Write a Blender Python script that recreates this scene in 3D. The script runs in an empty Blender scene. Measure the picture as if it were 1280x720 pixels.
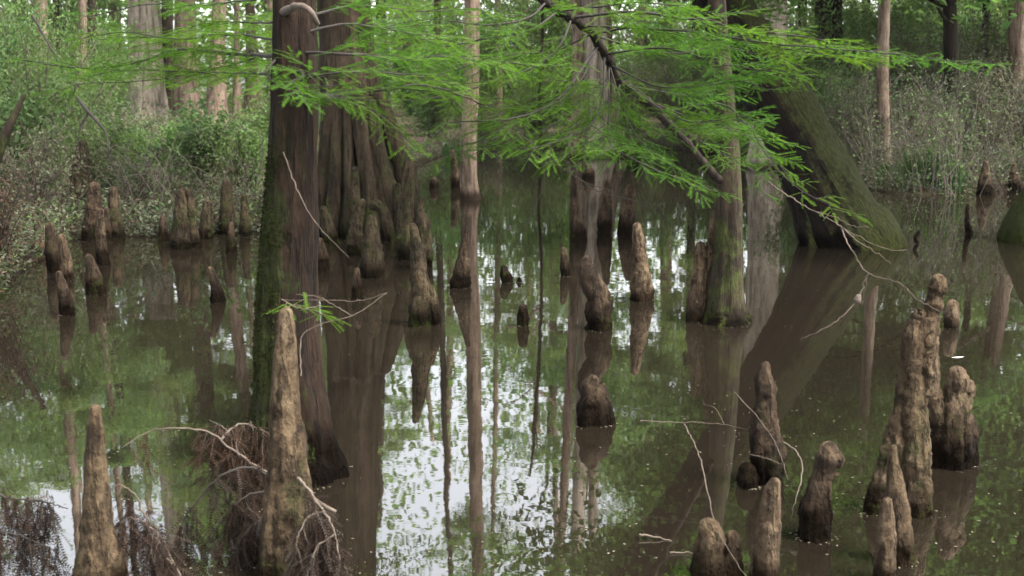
import bpy, math, random
import numpy as np
from mathutils import Vector, Matrix, noise
R = math.radians
rng = np.random.default_rng(11)
random.seed(11)
sc = bpy.context.scene
COL = sc.collection

# ------------------------------------------------------------------ camera
H, F = 1.9, 1545.0                       # eye height, focal length in units of a 1280 px wide frame
TH = math.atan(260.0 / F)                # pitched down
cd = bpy.data.cameras.new("camera")
cam = bpy.data.objects.new("camera", cd)
COL.objects.link(cam)
cam.location = (0, 0, H)
cam.rotation_euler = (R(90) - TH, 0, 0)
cd.sensor_width = 36
cd.lens = 36 * F / 1280
cd.clip_end = 1000
cd.dof.use_dof = True
cd.dof.focus_distance = 8.0
cd.dof.aperture_fstop = 4.0
sc.camera = cam
CT, ST = math.cos(TH), math.sin(TH)

def ray(px, py):
    x, y = (px - 640) / F, (360 - py) / F
    return np.array((x, CT + y * ST, -ST + y * CT))
def at(px, py, z=0.0):                   # where the sight line meets height z
    d = ray(px, py)
    return np.array((0, 0, H)) + d * ((z - H) / d[2])
def pt(px, py, Y):                       # the point of the sight line at distance Y
    d = ray(px, py)
    return np.array((0, 0, H)) + d * (Y / d[1])
def scale_at(p):                         # metres per pixel at a point
    return (p[1] * CT - (p[2] - H) * ST) / F

# ------------------------------------------------------------------ mesh helpers
class MB:
    def __init__(self):
        self.v, self.f, self.n, self.nv = [], [], [], 0
    def add(self, v, f):                 # f: (n,k) int array
        v = np.asarray(v, float).reshape(-1, 3)
        f = np.asarray(f, int)
        self.v.append(v)
        self.f.append(f + self.nv)
        self.nv += len(v)
    def mesh(self, name, m, smooth=True):
        me = bpy.data.meshes.new(name)
        v = np.concatenate(self.v) if self.v else np.zeros((0, 3))
        loops, starts, s = [], [], 0
        for f in self.f:
            if len(f) == 0:
                continue
            loops.append(f.ravel())
            k = f.shape[1]
            starts.append(np.arange(len(f)) * k + s)
            s += len(f) * k
        loops = np.concatenate(loops); starts = np.concatenate(starts)
        me.vertices.add(len(v)); me.vertices.foreach_set("co", v.astype(np.float32).ravel())
        me.loops.add(len(loops)); me.loops.foreach_set("vertex_index", loops.astype(np.int32))
        me.polygons.add(len(starts)); me.polygons.foreach_set("loop_start", starts.astype(np.int32))
        me.polygons.foreach_set("use_smooth", np.full(len(starts), smooth))
        me.update(calc_edges=True)
        me.validate()
        me.materials.append(m)
        return me
    def build(self, name, m, parent=None, smooth=True):
        o = bpy.data.objects.new(name, self.mesh(name, m, smooth))
        COL.objects.link(o)
        if parent is not None:
            hang(o, parent)
        return o

def hang(o, parent):                     # parent, keeping the place in the world
    o.parent = parent
    off = Vector((0, 0, 0)); p = parent
    while p is not None:
        off += p.location; p = p.parent
    o.location = o.location - off

def tag(o, label=None, cat=None, group=None, kind=None):
    if label: o["label"] = label
    if cat: o["category"] = cat
    if group: o["group"] = group
    if kind: o["kind"] = kind
    return o
def empty(name, loc):
    o = bpy.data.objects.new(name, None)
    COL.objects.link(o)
    o.location = [float(c) for c in loc]
    o.empty_display_size = .1
    return o

def catmull(P, n):
    P = np.asarray(P, float)
    if len(P) == 2:
        t = np.linspace(0, 1, n)[:, None]
        return P[0] * (1 - t) + P[1] * t
    Q = np.vstack([2 * P[0] - P[1], P, 2 * P[-1] - P[-2]])
    d = np.linalg.norm(np.diff(P[:, :3], axis=0), axis=1)
    c = np.concatenate([[0], np.cumsum(d)])
    out = []
    for s in np.linspace(0, c[-1], n):
        i = min(max(np.searchsorted(c, s, side='right') - 1, 0), len(P) - 2)
        t = (s - c[i]) / max(d[i], 1e-9)
        a, b, e, f = Q[i], Q[i + 1], Q[i + 2], Q[i + 3]
        out.append(.5 * (2 * b + (e - a) * t + (2 * a - 5 * b + 4 * e - f) * t * t + (3 * b - a - 3 * e + f) * t ** 3))
    return np.array(out)

def sweep(mb, C, rad, seg, disp=None, cap=True):
    """tube round centres C (n,3), radii rad (n); disp(theta, i, p)-> radius factor"""
    C = np.asarray(C, float); n = len(C)
    T = np.gradient(C, axis=0)
    T /= np.linalg.norm(T, axis=1)[:, None] + 1e-12
    u = np.array((1.0, 0, 0)) if abs(T[0][0]) < .9 else np.array((0, 1.0, 0))
    th = np.arange(seg) * 2 * math.pi / seg
    V = []
    for i in range(n):
        u = u - T[i] * np.dot(u, T[i]); u /= np.linalg.norm(u) + 1e-12
        w = np.cross(T[i], u)
        ring = np.cos(th)[:, None] * u + np.sin(th)[:, None] * w
        if disp is None:
            V.append(C[i] + ring * rad[i])
        else:
            k = np.array([disp(t, i, C[i] + ring[j] * rad[i]) for j, t in enumerate(th)])
            V.append(C[i] + ring * (rad[i] * k)[:, None])
    V = np.array(V).reshape(-1, 3)
    j = np.arange(seg); jn = (j + 1) % seg
    f = np.concatenate([np.stack([i * seg + j, i * seg + jn, (i + 1) * seg + jn, (i + 1) * seg + j], 1) for i in range(n - 1)])
    base = mb.nv
    mb.add(V, f)
    if cap:
        tip = V[-seg:].mean(0) + T[-1] * rad[-1] * .4
        b0 = mb.nv
        mb.v.append(tip[None]); mb.nv += 1
        mb.f.append(np.stack([base + (n - 1) * seg + j, base + (n - 1) * seg + jn, np.full(seg, b0)], 1))
    return V

def tube(mb, P, r0, r1, sides=5, n=None, wob=0):
    n = n or max(4, len(P) * 4)
    C = catmull(P, n)
    if wob:
        C[1:-1] += rng.normal(0, wob, (n - 2, 3))
    sweep(mb, C, np.linspace(r0, r1, n), sides)
    return C

# ------------------------------------------------------------------ materials
def nt_new(name):
    m = bpy.data.materials.new(name); m.use_nodes = True
    nt = m.node_tree; nt.nodes.clear()
    return m, nt
class N:
    def __init__(self, nt): self.nt = nt
    def __call__(self, typ, **kw):
        n = self.nt.nodes.new(typ)
        for k, v in kw.items():
            if k.startswith('_'): setattr(n, k[1:], v)
            else:
                s = n.inputs[int(k[1:])] if k[0] == 'i' and k[1:].isdigit() else n.inputs[k.replace('__', ' ')]
                if hasattr(v, 'links') or isinstance(v, bpy.types.NodeSocket): self.nt.links.new(v, s)
                else: s.default_value = v
        return n
    def ramp(self, fac, stops):
        n = self.nt.nodes.new('ShaderNodeValToRGB')
        self.nt.links.new(fac, n.inputs[0])
        el = n.color_ramp.elements
        el[0].position, el[0].color = stops[0][0], (*stops[0][1], 1)
        el[1].position, el[1].color = stops[-1][0], (*stops[-1][1], 1)
        for p, c in stops[1:-1]:
            e = el.new(p); e.color = (*c, 1)
        return n.outputs[0]
    def mixc(self, fac, a, b, mode='MIX'):
        n = self.nt.nodes.new('ShaderNodeMix'); n.data_type = 'RGBA'; n.blend_type = mode
        for s, v in ((n.inputs[0], fac), (n.inputs[6], a), (n.inputs[7], b)):
            if isinstance(v, bpy.types.NodeSocket): self.nt.links.new(v, s)
            else: s.default_value = v if not isinstance(v, tuple) or len(v) == 4 else (*v, 1)
        return n.outputs[2]
    def math(self, op, a, b=0.0, c=None, clamp=False):
        n = self.nt.nodes.new('ShaderNodeMath'); n.operation = op; n.use_clamp = clamp
        for s, v in zip(n.inputs, (a, b, c)):
            if v is None: continue
            if isinstance(v, bpy.types.NodeSocket): self.nt.links.new(v, s)
            else: s.default_value = v
        return n.outputs[0]
    def step(self, x, a, b):             # 0 at a, 1 at b
        n = self.nt.nodes.new('ShaderNodeMapRange')
        n.inputs[1].default_value, n.inputs[2].default_value = a, b
        self.nt.links.new(x, n.inputs[0])
        return n.outputs[0]
    def noise(self, vec, scale, detail=6, rough=.6, stretch=None):
        if stretch:
            mp = self.nt.nodes.new('ShaderNodeMapping'); mp.inputs['Scale'].default_value = stretch
            self.nt.links.new(vec, mp.inputs[0]); vec = mp.outputs[0]
        n = self.nt.nodes.new('ShaderNodeTexNoise')
        n.inputs['Scale'].default_value = scale; n.inputs['Detail'].default_value = detail; n.inputs['Roughness'].default_value = rough
        self.nt.links.new(vec, n.inputs['Vector'])
        return n.outputs['Fac']

def bark(name, dark, mid, light, moss=0.0, moss_side=(0, 0, 1), side_amt=0.0, moss_z=(3, 2), wet=.18, stripe=7, bump=.6,
         mosscol=(.03, .037, .009), fine=1.0, blotch=None, grain=.1, lean=0):
    """bark or knee wood: streaky noise, lichen or moss patches, a dark wet band just above the waterline"""
    q_ = .52 if name.startswith('knee') else .44
    if name == 'bark_lean': q_ = .36
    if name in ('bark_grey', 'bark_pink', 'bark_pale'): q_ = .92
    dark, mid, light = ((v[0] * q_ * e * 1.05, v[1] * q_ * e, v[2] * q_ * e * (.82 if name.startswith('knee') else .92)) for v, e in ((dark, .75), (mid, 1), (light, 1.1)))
    m, nt = nt_new(name); g = N(nt)
    geo = g('ShaderNodeNewGeometry'); pos = geo.outputs['Position']
    sep = g('ShaderNodeSeparateXYZ', i0=pos)
    if lean:                             # the grain follows a leaning trunk
        vr = g('ShaderNodeVectorRotate', _rotation_type='Y_AXIS', Angle=lean); nt.links.new(pos, vr.inputs[0]); pos = vr.outputs[0]
    st = g.noise(pos, stripe, 7, .68, (1, 1, min(grain * 1.5, 1)))
    bl = g.noise(pos, 2.6, 5, .6)
    fn = g.noise(pos, 40 * fine, 6, .75, (1, 1, min(grain * 3, 1)))
    fis = g.step(g.noise(pos, stripe * 2.6, 4, .6, (1, 1, grain)), .38, .5)
    mixv = g.math('ADD', g.math('MULTIPLY', st, .45), g.math('MULTIPLY', fn, .33))
    mixv = g.math('ADD', mixv, g.math('MULTIPLY', bl, .22))
    col = g.ramp(mixv, [(.4, dark), (.5, mid), (.61, light)])
    col = g.mixc(g.math('MULTIPLY', g.math('SUBTRACT', 1.0, fis), .65), col, tuple(c * .45 for c in dark))
    if blotch:
        col = g.mixc(g.math('MULTIPLY', g.step(g.noise(pos, 5, 4, .6, (1, 1, .5)), .54, .66), .7), col, blotch)
    # wet foot
    wn = g.math('SUBTRACT', sep.outputs[2], g.math('MULTIPLY', g.math('SUBTRACT', g.math('ADD', g.math('MULTIPLY', bl, .6), g.math('MULTIPLY', st, .4)), .5), wet * 2.2))
    wetf = g.step(wn, wet, wet * .35)
    col = g.mixc(g.math('MULTIPLY', wetf, .92), col, (dark[0] * .3, dark[1] * .28, dark[2] * .26))
    if moss > 0:
        mn = g.noise(pos, 4.5, 8, .75)
        dot = g('ShaderNodeVectorMath', _operation='DOT_PRODUCT', i0=geo.outputs['Normal'], i1=moss_side).outputs['Value']
        a = g.math('ADD', mn, g.math('MULTIPLY', dot, side_amt))
        zf = g.step(sep.outputs[2], moss_z[0], moss_z[1])
        f = g.math('MULTIPLY', g.step(a, .62 - moss * .25, .74 - moss * .25), zf)
        mc = g.ramp(fn, [(.35, tuple(c * .35 for c in mosscol)), (.62, tuple(c * 1.5 for c in mosscol))])
        col = g.mixc(g.math('MULTIPLY', f, .9), col, mc)
    p = g('ShaderNodeBsdfPrincipled', Base__Color=col)
    nt.links.new(g.math('SUBTRACT', .95, g.math('MULTIPLY', wetf, .15)), p.inputs['Roughness'])
    nt.links.new(g.math('SUBTRACT', .16, g.math('MULTIPLY', wetf, .13)), p.inputs['Specular IOR Level'])
    hb = g.math('ADD', g.math('ADD', g.math('MULTIPLY', st, 1.0), g.math('MULTIPLY', fn, .6)), g.math('MULTIPLY', fis, .45))
    b = g('ShaderNodeBump', Height=hb, Strength=bump, Distance=.03)
    nt.links.new(b.outputs[0], p.inputs['Normal'])
    o = g('ShaderNodeOutputMaterial', Surface=p.outputs[0])
    return m

def leaf(name, c, var=.45, hue=(1.5, 1.0, .6), tr=.4, gloss=.25):
    m, nt = nt_new(name); g = N(nt)
    rnd = g('ShaderNodeNewGeometry').outputs['Random Per Island']
    oi = g('ShaderNodeObjectInfo').outputs['Random']
    pos = g('ShaderNodeNewGeometry').outputs['Position']
    lo = tuple(x * (1 - var) for x in c); hi = tuple(x * (1 + var) for x in c)
    col = g.ramp(rnd, [(0, lo), (.6, c), (1, hi)])
    yel = tuple(x * h for x, h in zip(c, hue))
    col = g.mixc(g.math('MULTIPLY', oi, .5), col, yel)
    col = g.mixc(g.step(g.noise(pos, .9, 3), .45, .7), col, tuple(x * h * .8 for x, h in zip(c, (.8, 1.0, 1.1))))
    d = g('ShaderNodeBsdfDiffuse', Color=col)
    trc = g.mixc(1.0, col, (1.15, 1.3, .72, 1), 'MULTIPLY')
    t = g('ShaderNodeBsdfTranslucent', Color=trc)
    mx = g('ShaderNodeMixShader', i0=tr, i1=d.outputs[0], i2=t.outputs[0])
    gl = g('ShaderNodeBsdfGlossy', Roughness=.45); gl.inputs[0].default_value = (.9, .9, .9, 1)
    fr = g('ShaderNodeFresnel', IOR=1.35)
    mx2 = g('ShaderNodeMixShader', i0=g.math('MULTIPLY', fr.outputs[0], gloss), i1=mx.outputs[0], i2=gl.outputs[0])
    g('ShaderNodeOutputMaterial', Surface=mx2.outputs[0])
    return m

def plain(name, c1, c2, rough=.9, scale=30, bump=.3):
    m, nt = nt_new(name); g = N(nt)
    pos = g('ShaderNodeNewGeometry').outputs['Position']
    n1 = g.noise(pos, scale, 5, .65)
    p = g('ShaderNodeBsdfPrincipled', Base__Color=g.ramp(n1, [(.3, c1), (.7, c2)]), Roughness=rough)
    b = g('ShaderNodeBump', Height=n1, Strength=bump, Distance=.01)
    nt.links.new(b.outputs[0], p.inputs['Normal'])
    g('ShaderNodeOutputMaterial', Surface=p.outputs[0])
    return m

M = {}
M['bark_main'] = bark('bark_main', (.011, .0062, .0038), (.036, .0215, .0135), (.08, .052, .034), moss=.66, moss_side=(-1, -.1, 0), side_amt=.22, moss_z=(1.8, 1.3), stripe=9, bump=1.2, mosscol=(.019, .024, .006), blotch=(.020, .0125, .008), wet=.34)
M['bark_butt'] = bark('bark_butt', (.022, .016, .010), (.062, .046, .030), (.12, .09, .065), moss=.5, moss_z=(1.6, .5), stripe=6)
M['bark_lean'] = bark('bark_lean', (.006, .004, .0032), (.018, .012, .009), (.045, .032, .025), moss=.22, moss_side=(.85, -.35, .5), side_amt=.36, mosscol=(.024, .027, .008), moss_z=(30, 20), wet=.25, stripe=6, bump=.9, lean=R(33))
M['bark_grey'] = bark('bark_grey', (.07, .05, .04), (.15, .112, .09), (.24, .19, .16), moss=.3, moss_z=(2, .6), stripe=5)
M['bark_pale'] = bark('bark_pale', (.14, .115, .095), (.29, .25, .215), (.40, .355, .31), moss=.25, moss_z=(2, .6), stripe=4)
M['bark_dark'] = bark('bark_dark', (.010, .007, .006), (.026, .018, .014), (.055, .042, .033), moss=.2, moss_z=(6, 2), stripe=6)
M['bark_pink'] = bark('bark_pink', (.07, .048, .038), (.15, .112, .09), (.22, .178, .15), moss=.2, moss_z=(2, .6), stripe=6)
M['bark_mid'] = bark('bark_mid', (.018, .013, .009), (.048, .036, .026), (.095, .072, .054), moss=.6, moss_z=(2.5, .8), stripe=8)
KN = dict(bump=1.25, fine=1.4, grain=.26)
M['knee_tan'] = bark('knee_tan', (.055, .037, .025), (.155, .11, .077), (.29, .222, .165), moss=.36, moss_z=(.8, .25), wet=.16, stripe=11, mosscol=(.035, .037, .012), **KN)
M['knee_clean'] = bark('knee_clean', (.06, .04, .028), (.165, .117, .085), (.29, .225, .175), wet=.12, stripe=12, **KN)
M['knee_dark'] = bark('knee_dark', (.026, .017, .012), (.092, .063, .046), (.21, .155, .118), moss=.25, moss_z=(.6, .15), wet=.26, stripe=11, blotch=(.014, .0095, .007), **KN)
M['knee_moss'] = bark('knee_moss', (.022, .016, .010), (.068, .05, .033), (.15, .115, .082), moss=.45, moss_z=(2, .8), wet=.2, stripe=11, **KN)
M['wood_dark'] = plain('wood_dark', (.006, .004, .003), (.02, .014, .010))
M['wood_twig'] = plain('wood_twig', (.03, .021, .015), (.095, .07, .052))
M['wood_bank'] = plain('wood_bank', (.018, .013, .010), (.085, .066, .05), scale=3)
M['wood_pale'] = plain('wood_pale', (.05, .037, .027), (.12, .093, .07))
M['needle'] = leaf('needle', (.064, .134, .022), .6, (1.5, 1.1, .6), .5, .0)
M['needle_dead'] = leaf('needle_dead', (.030, .020, .0155), .45, (1.2, 1.0, .8), .2, .05)
M['leaf_mid'] = leaf('leaf_mid', (.11, .18, .065), .45, tr=.5, gloss=.03)
M['leaf_fresh'] = leaf('leaf_fresh', (.09, .145, .052), .5, (1.3, 1.1, .8), tr=.4, gloss=.03)
M['leaf_far'] = leaf('leaf_far', (.135, .205, .095), .45, tr=.5, gloss=.03)
M['leaf_shrub'] = leaf('leaf_shrub', (.082, .122, .05), .5, (1.3, 1.1, .9), .35, .03)
M['leaf_grey'] = leaf('leaf_grey', (.082, .09, .06), .5, (1.3, 1.05, 1.0), .3, .02)
M['leaf_dead'] = leaf('leaf_dead', (.062, .042, .031), .5, (1.2, 1.0, .9), .2, .1)
M['leaf_grass'] = leaf('leaf_grass', (.05, .09, .032), .4, (1.2, 1.0, .9), .35, .15)
M['moss'] = leaf('moss', (.020, .026, .007), .6, (1.3, 1.1, .6), .2, .0)

def mat_ground():
    m, nt = nt_new('leaf_litter'); g = N(nt)
    pos = g('ShaderNodeNewGeometry').outputs['Position']
    n1 = g.noise(pos, 14, 8, .75); n2 = g.noise(pos, .7, 4, .6)
    c = g.ramp(n1, [(.33, (.014, .010, .007)), (.5, (.045, .031, .023)), (.66, (.11, .08, .06))])
    c = g.mixc(g.math('MULTIPLY', g.step(n2, .48, .62), .55), c, (.05, .07, .025))
    z = g('ShaderNodeSeparateXYZ', i0=pos).outputs[2]
    c = g.mixc(g.math('MULTIPLY', g.step(z, .22, .08), .85), c, (.010, .007, .005))  # shade of the hollows under the brush, painted into the low bank
    p = g('ShaderNodeBsdfPrincipled', Base__Color=c, Roughness=.95); p.inputs['Specular IOR Level'].default_value = .05
    b = g('ShaderNodeBump', Height=n1, Strength=.8, Distance=.05)
    nt.links.new(b.outputs[0], p.inputs['Normal'])
    g('ShaderNodeOutputMaterial', Surface=p.outputs[0])
    return m
def mat_water():
    m, nt = nt_new('swamp_water'); g = N(nt)
    pos = g('ShaderNodeNewGeometry').outputs['Position']
    n0 = g.noise(pos, .35, 4, .6)
    c = g.ramp(n0, [(.3, (.0076, .0058, .0038)), (.7, (.0108, .0084, .0057))])
    p = g('ShaderNodeBsdfPrincipled', Base__Color=c, Roughness=.015, IOR=WATER_IOR)
    h = g.math('ADD', g.math('MULTIPLY', g.noise(pos, 1.3, 2, .5), 1.0), g.math('MULTIPLY', g.noise(pos, 9, 2, .5), .12))
    b = g('ShaderNodeBump', Height=h, Strength=.028, Distance=.05)
    nt.links.new(b.outputs[0], p.inputs['Normal'])
    g('ShaderNodeOutputMaterial', Surface=p.outputs[0])
    return m
WATER_IOR = 3.4
M['ground'] = mat_ground(); M['water'] = mat_water()

# ------------------------------------------------------------------ setting: terrain and water
shore_px = [(-900, 640), (-400, 470), (-60, 395), (0, 372), (70, 312), (140, 294), (330, 288), (400, 262), (470, 228), (530, 203), (565, 190),
            (700, 184), (850, 187), (950, 203), (1040, 231), (1120, 240), (1280, 243), (1700, 262), (2600, 420)]
S = np.array([at(*p) for p in shore_px])
S_t, S_y = S[:, 0] / S[:, 1], S[:, 1]
def shore(x, y):                          # metres inland (negative: in the water)
    t = x / np.maximum(y, .5)
    ys = np.interp(t, S_t, S_y)
    w = .5 * np.sin(x * 1.1 + y * .35) + .35 * np.sin(x * 2.7 + 1.3) + .25 * np.sin(y * 1.9 + x)
    s = y - ys + w * .6
    return np.where(y > 1.5, s, -6)
def land_z(x, y):
    x, y = np.asarray(x, float), np.asarray(y, float)
    s = shore(x, y)
    up = .10 * (1 - np.exp(-np.maximum(s, 0) / .3)) + .22 * (1 - np.exp(-np.maximum(s, 0) / 4))
    z = np.where(s > 0, up, np.maximum(-.6, .35 * s))
    z = z + np.where(s > .3, .05 * np.sin(x * 1.7 + y * .9) + .04 * np.sin(x * .6 - y * 1.4) + .02 * np.sin(x * 5 + y * 3), 0)
    t = x / np.maximum(y, .5)
    pond = np.exp(-(((t + .215) / .04) ** 4)) * np.exp(-(((y - 47) / 8) ** 4))
    z = z * (1 - pond) - .15 * pond
    back = np.clip((-3.5 - y) * .4, 0, .7)
    return np.maximum(z, np.where(y < -3.5, back - .1, -9))
xs = np.concatenate([np.linspace(-170, -26, 60), np.linspace(-25, 25, 220), np.linspace(26, 170, 60)])
ys = np.concatenate([np.linspace(-40, 5, 30), np.linspace(5.3, 40, 150), np.linspace(41, 190, 70)])
X, Y_ = np.meshgrid(xs, ys)
g = MB()
nx, ny = len(xs), len(ys)
i, j = np.meshgrid(np.arange(nx - 1), np.arange(ny - 1))
a = (j * nx + i).ravel()
g.add(np.stack([X.ravel(), Y_.ravel(), land_z(X, Y_).ravel()], 1), np.stack([a, a + 1, a + nx + 1, a + nx], 1))
tag(g.build('ground', M['ground']), kind='structure')
g = MB()
xs = np.linspace(-170, 170, 41); ys = np.linspace(-40, 190, 31)
X, Y_ = np.meshgrid(xs, ys); nx = len(xs)
i, j = np.meshgrid(np.arange(nx - 1), np.arange(len(ys) - 1)); a = (j * nx + i).ravel()
g.add(np.stack([X.ravel(), Y_.ravel(), 0 * X.ravel()], 1), np.stack([a, a + 1, a + nx + 1, a + nx], 1))
tag(g.build('water', M['water']), kind='structure')

# ------------------------------------------------------------------ cypress knees
def lump(amp, freq, seed, ridges=0, ridge_amp=0, nfade=None):
    o = Vector((seed * 7.13, seed * 3.7, seed * 1.9))
    def d(t, i, p):
        v = Vector(p)
        k = 1 + amp * noise.fractal(v * freq + o, .8, 2.0, 3)
        k += amp * .6 * noise.fractal(v * freq * 2.9 + o, .8, 2.0, 3)
        k -= amp * 1.1 * max(0, .25 - abs(noise.noise(v * freq * 1.7 - o)))
        if ridges:
            f = 1 if nfade is None else nfade[i]
            k += ridge_amp * f * noise.noise(Vector((math.cos(t) * ridges, math.sin(t) * ridges, p[2] * 1.2)) + o)
            k += ridge_amp * .5 * f * noise.noise(Vector((math.cos(t) * ridges * 2.3, math.sin(t) * ridges * 2.3, p[2] * 2)) - o)
        return k
    return d

def px_path(path, Y):
    """[(px, py, width)] -> centres and radii at distance Y"""
    P = []
    for px, py, w in path:
        c = pt(px, py, Y)
        P.append((*c, w / 2 * scale_at(c)))
    return np.array(P)

def spine(mb, path, Y, seg=26, n=None, amp=.16, ridges=3.0, ridge_amp=.22, seed=1.0, freq=None, dy=0.0, sink=.25):
    P = px_path(path, Y)
    P[:, 1] += dy
    if sink:                              # go on below the waterline
        P = np.vstack([[P[0, 0], P[0, 1], P[0, 2] - sink, P[0, 3] * 1.12], P])
    L = np.linalg.norm(np.diff(P[:, :3], axis=0), axis=1).sum()
    n = n or int(min(110, max(26, L / P[:, 3].mean() * 5)))
    C = catmull(P, n)
    C[:, 3] = np.maximum(C[:, 3], .004)
    # rounded tip
    rt = C[-1, 3]; T = C[-1, :3] - C[-3, :3]; T /= np.linalg.norm(T) + 1e-9
    tip = [np.append(C[-1, :3] + T * rt * math.sin(b), rt * max(math.cos(b), .12)) for b in (.4, .8, 1.15, 1.42)]
    C = np.vstack([C, tip])
    fade = np.clip(1.15 - np.arange(len(C)) / len(C), .15, 1)
    f = freq or .55 / max(P[:, 3].mean(), .01)
    sweep(mb, C[:, :3], C[:, 3], seg, lump(amp, f, seed, ridges, ridge_amp, fade))

def knee(label, spines, mat, Y=None, hi=False, group=None, name='cypress_knee', **kw):
    b = at(*spines[0][0][:2]) if Y is None else None
    Yk = b[1] if Y is None else Y
    mb = MB()
    for k, s in enumerate(spines):
        spine(mb, s, Yk, seg=44 if hi else 24, seed=len(label) * .37 + k * 2.1 + s[0][0] * .01, dy=-.03 * k * 0, **kw)
    o = mb.build(name, M[mat])
    return tag(o, label, 'cypress knee', group)

# foreground
knee('tall smooth tan knee standing alone at the lower left edge of the swamp', [[(127, 800, 80), (125, 720, 58), (121, 650, 39), (119, 590, 29), (119, 545, 23), (119, 512, 14)]], 'knee_tan', Y=4.35, hi=True, amp=.13)
knee('tallest tan knee rising right in front of the big mossy trunk', [[(364, 790, 106), (363, 715, 84), (361, 650, 66), (360, 580, 51), (357, 500, 36), (357, 440, 27), (358, 393, 18)],
      [(335, 770, 26), (336, 690, 24), (342, 640, 12)], [(392, 760, 34), (390, 680, 30), (380, 600, 14)]], 'knee_tan', Y=4.55, hi=True, amp=.17, sink=0)
knee('squat double-headed knee at the bottom edge, dark foot and two round tan heads', [[(888, 770, 60), (888, 715, 48), (886, 690, 38), (889, 676, 38), (886, 661, 28)], [(912, 770, 40), (913, 715, 34), (916, 690, 24), (917, 680, 25), (915, 671, 17)]], 'knee_tan', Y=4.55, hi=True, amp=.15)
knee('plain straight tan knee at the bottom edge below the dark spire', [[(955, 780, 42), (957, 720, 35), (960, 660, 31), (964, 620, 23), (968, 604, 15)]], 'knee_clean', Y=4.5, hi=True, amp=.12)
knee('slim mossy pointed knee in front of the large knobbly knee', [[(1128, 790, 50), (1126, 720, 40), (1122, 650, 33), (1119, 600, 22), (1116, 575, 13), (1117, 560, 8)]], 'knee_tan', Y=4.7, hi=True, amp=.12)
knee('thin bare finger-like knee against the slim mossy pointed one', [[(1104, 780, 30), (1105, 720, 26), (1108, 665, 23), (1108, 640, 17), (1109, 627, 12)]], 'knee_clean', Y=4.5, hi=True, amp=.12)
knee('knee with a bent hooded head turned to the right and a dark foot', [[(1019, 672, 42), (1020, 640, 40), (1022, 615, 29), (1024, 600, 22), (1029, 586, 23), (1034, 574, 32), (1036, 564, 26)], [(1030, 582, 20), (1040, 572, 25), (1047, 575, 19), (1049, 581, 10)], [(1027, 602, 20), (1037, 594, 14), (1045, 593, 8)]], 'knee_dark', hi=True, amp=.15, sink=.2)
knee('dark blotched rough spire with a pale pointed tip', [[(958, 603, 46), (958, 570, 42), (957, 530, 37), (958, 500, 26), (956, 475, 22), (957, 458, 13)]], 'knee_dark', hi=True, amp=.26, ridge_amp=.3)
knee('small reddish round stump at the foot of the dark spire', [[(934, 608, 27), (934, 598, 29), (934, 590, 24)]], 'knee_dark', amp=.12, sink=.1)
knee('largest knee at right, leaning body with a stack of knobs at its top', [[(1143, 640, 43), (1143, 590, 40), (1142, 540, 40), (1140, 490, 38), (1141, 445, 33), (1143, 418, 28), (1146, 404, 20)],
      [(1096, 640, 30), (1106, 600, 30), (1119, 550, 28), (1129, 490, 20), (1136, 440, 12)], [(1146, 430, 26), (1156, 408, 30), (1163, 397, 24), (1163, 389, 20), (1167, 380, 26), (1169, 368, 19), (1172, 361, 25), (1173, 351, 18)],
      [(1150, 402, 20), (1148, 394, 20), (1148, 391, 13)], [(1160, 425, 30), (1166, 412, 22), (1170, 404, 10)]], 'knee_tan', hi=True, amp=.2)
knee('little rounded knee just behind the stack of knobs', [[(1189, 410, 18), (1189, 395, 19), (1190, 382, 16)]], 'knee_clean', amp=.1)
knee('wide knee of several fused lobes with a mossy black foot', [[(1190, 580, 54), (1191, 550, 54), (1192, 520, 44), (1195, 500, 33), (1192, 488, 28), (1197, 476, 31), (1196, 468, 22)],
      [(1172, 578, 30), (1172, 530, 28), (1168, 500, 24), (1167, 490, 20), (1168, 481, 14)], [(1210, 578, 22), (1212, 545, 20), (1212, 528, 14), (1213, 521, 9)], [(1204, 500, 20), (1210, 487, 20), (1211, 480, 12)]], 'knee_dark', hi=True, amp=.2)
# middle water
knee('bent knee in mid pond leaning left, broken blunt head', [[(749, 411, 34), (749, 390, 34), (747, 370, 30), (740, 352, 28), (735, 336, 22), (734, 325, 12)]], 'knee_dark', amp=.18)
knee('rough squat stump knee sitting in the reflection of the bent knee', [[(743, 528, 50), (743, 512, 48), (742, 495, 40), (738, 482, 28), (740, 477, 18)]], 'knee_dark', amp=.22, ridge_amp=.35)
knee('upright knobbly brown knee left of the slender trunk', [[(803, 375, 29), (802, 350, 25), (799, 325, 20), (798, 300, 15), (796, 283, 10)]], 'knee_clean', amp=.2)
knee('brown knee pressed against the foot of the slender trunk', [[(872, 400, 30), (873, 370, 26), (876, 335, 20), (876, 308, 13)], [(885, 398, 22), (888, 350, 16), (890, 310, 14), (893, 262, 8)]], 'knee_clean', amp=.17)
knee('sharp tapering knee with a thin tip in far mid pond', [[(723, 300, 22), (721, 280, 18), (718, 250, 11), (717, 205, 5)]], 'knee_dark', amp=.12)
knee('dark knee with a slim top, left one of the far pair by the multi-stemmed tree', [[(755, 291, 18), (756, 275, 18), (758, 250, 13), (760, 228, 8)]], 'knee_dark', amp=.12)
knee('dark broad knee, right one of the far pair by the multi-stemmed tree', [[(782, 291, 22), (784, 270, 21), (787, 245, 15), (787, 235, 10)]], 'knee_dark', amp=.15)
knee('very thin short peg left of the bent knee', [[(707, 345, 13), (706, 330, 12), (704, 312, 7)]], 'knee_dark', amp=.15)
knee('small dark leaning peg in the open reflection', [[(634, 353, 15), (632, 344, 14), (630, 336, 9)]], 'knee_dark', amp=.2, sink=.1)
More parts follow.
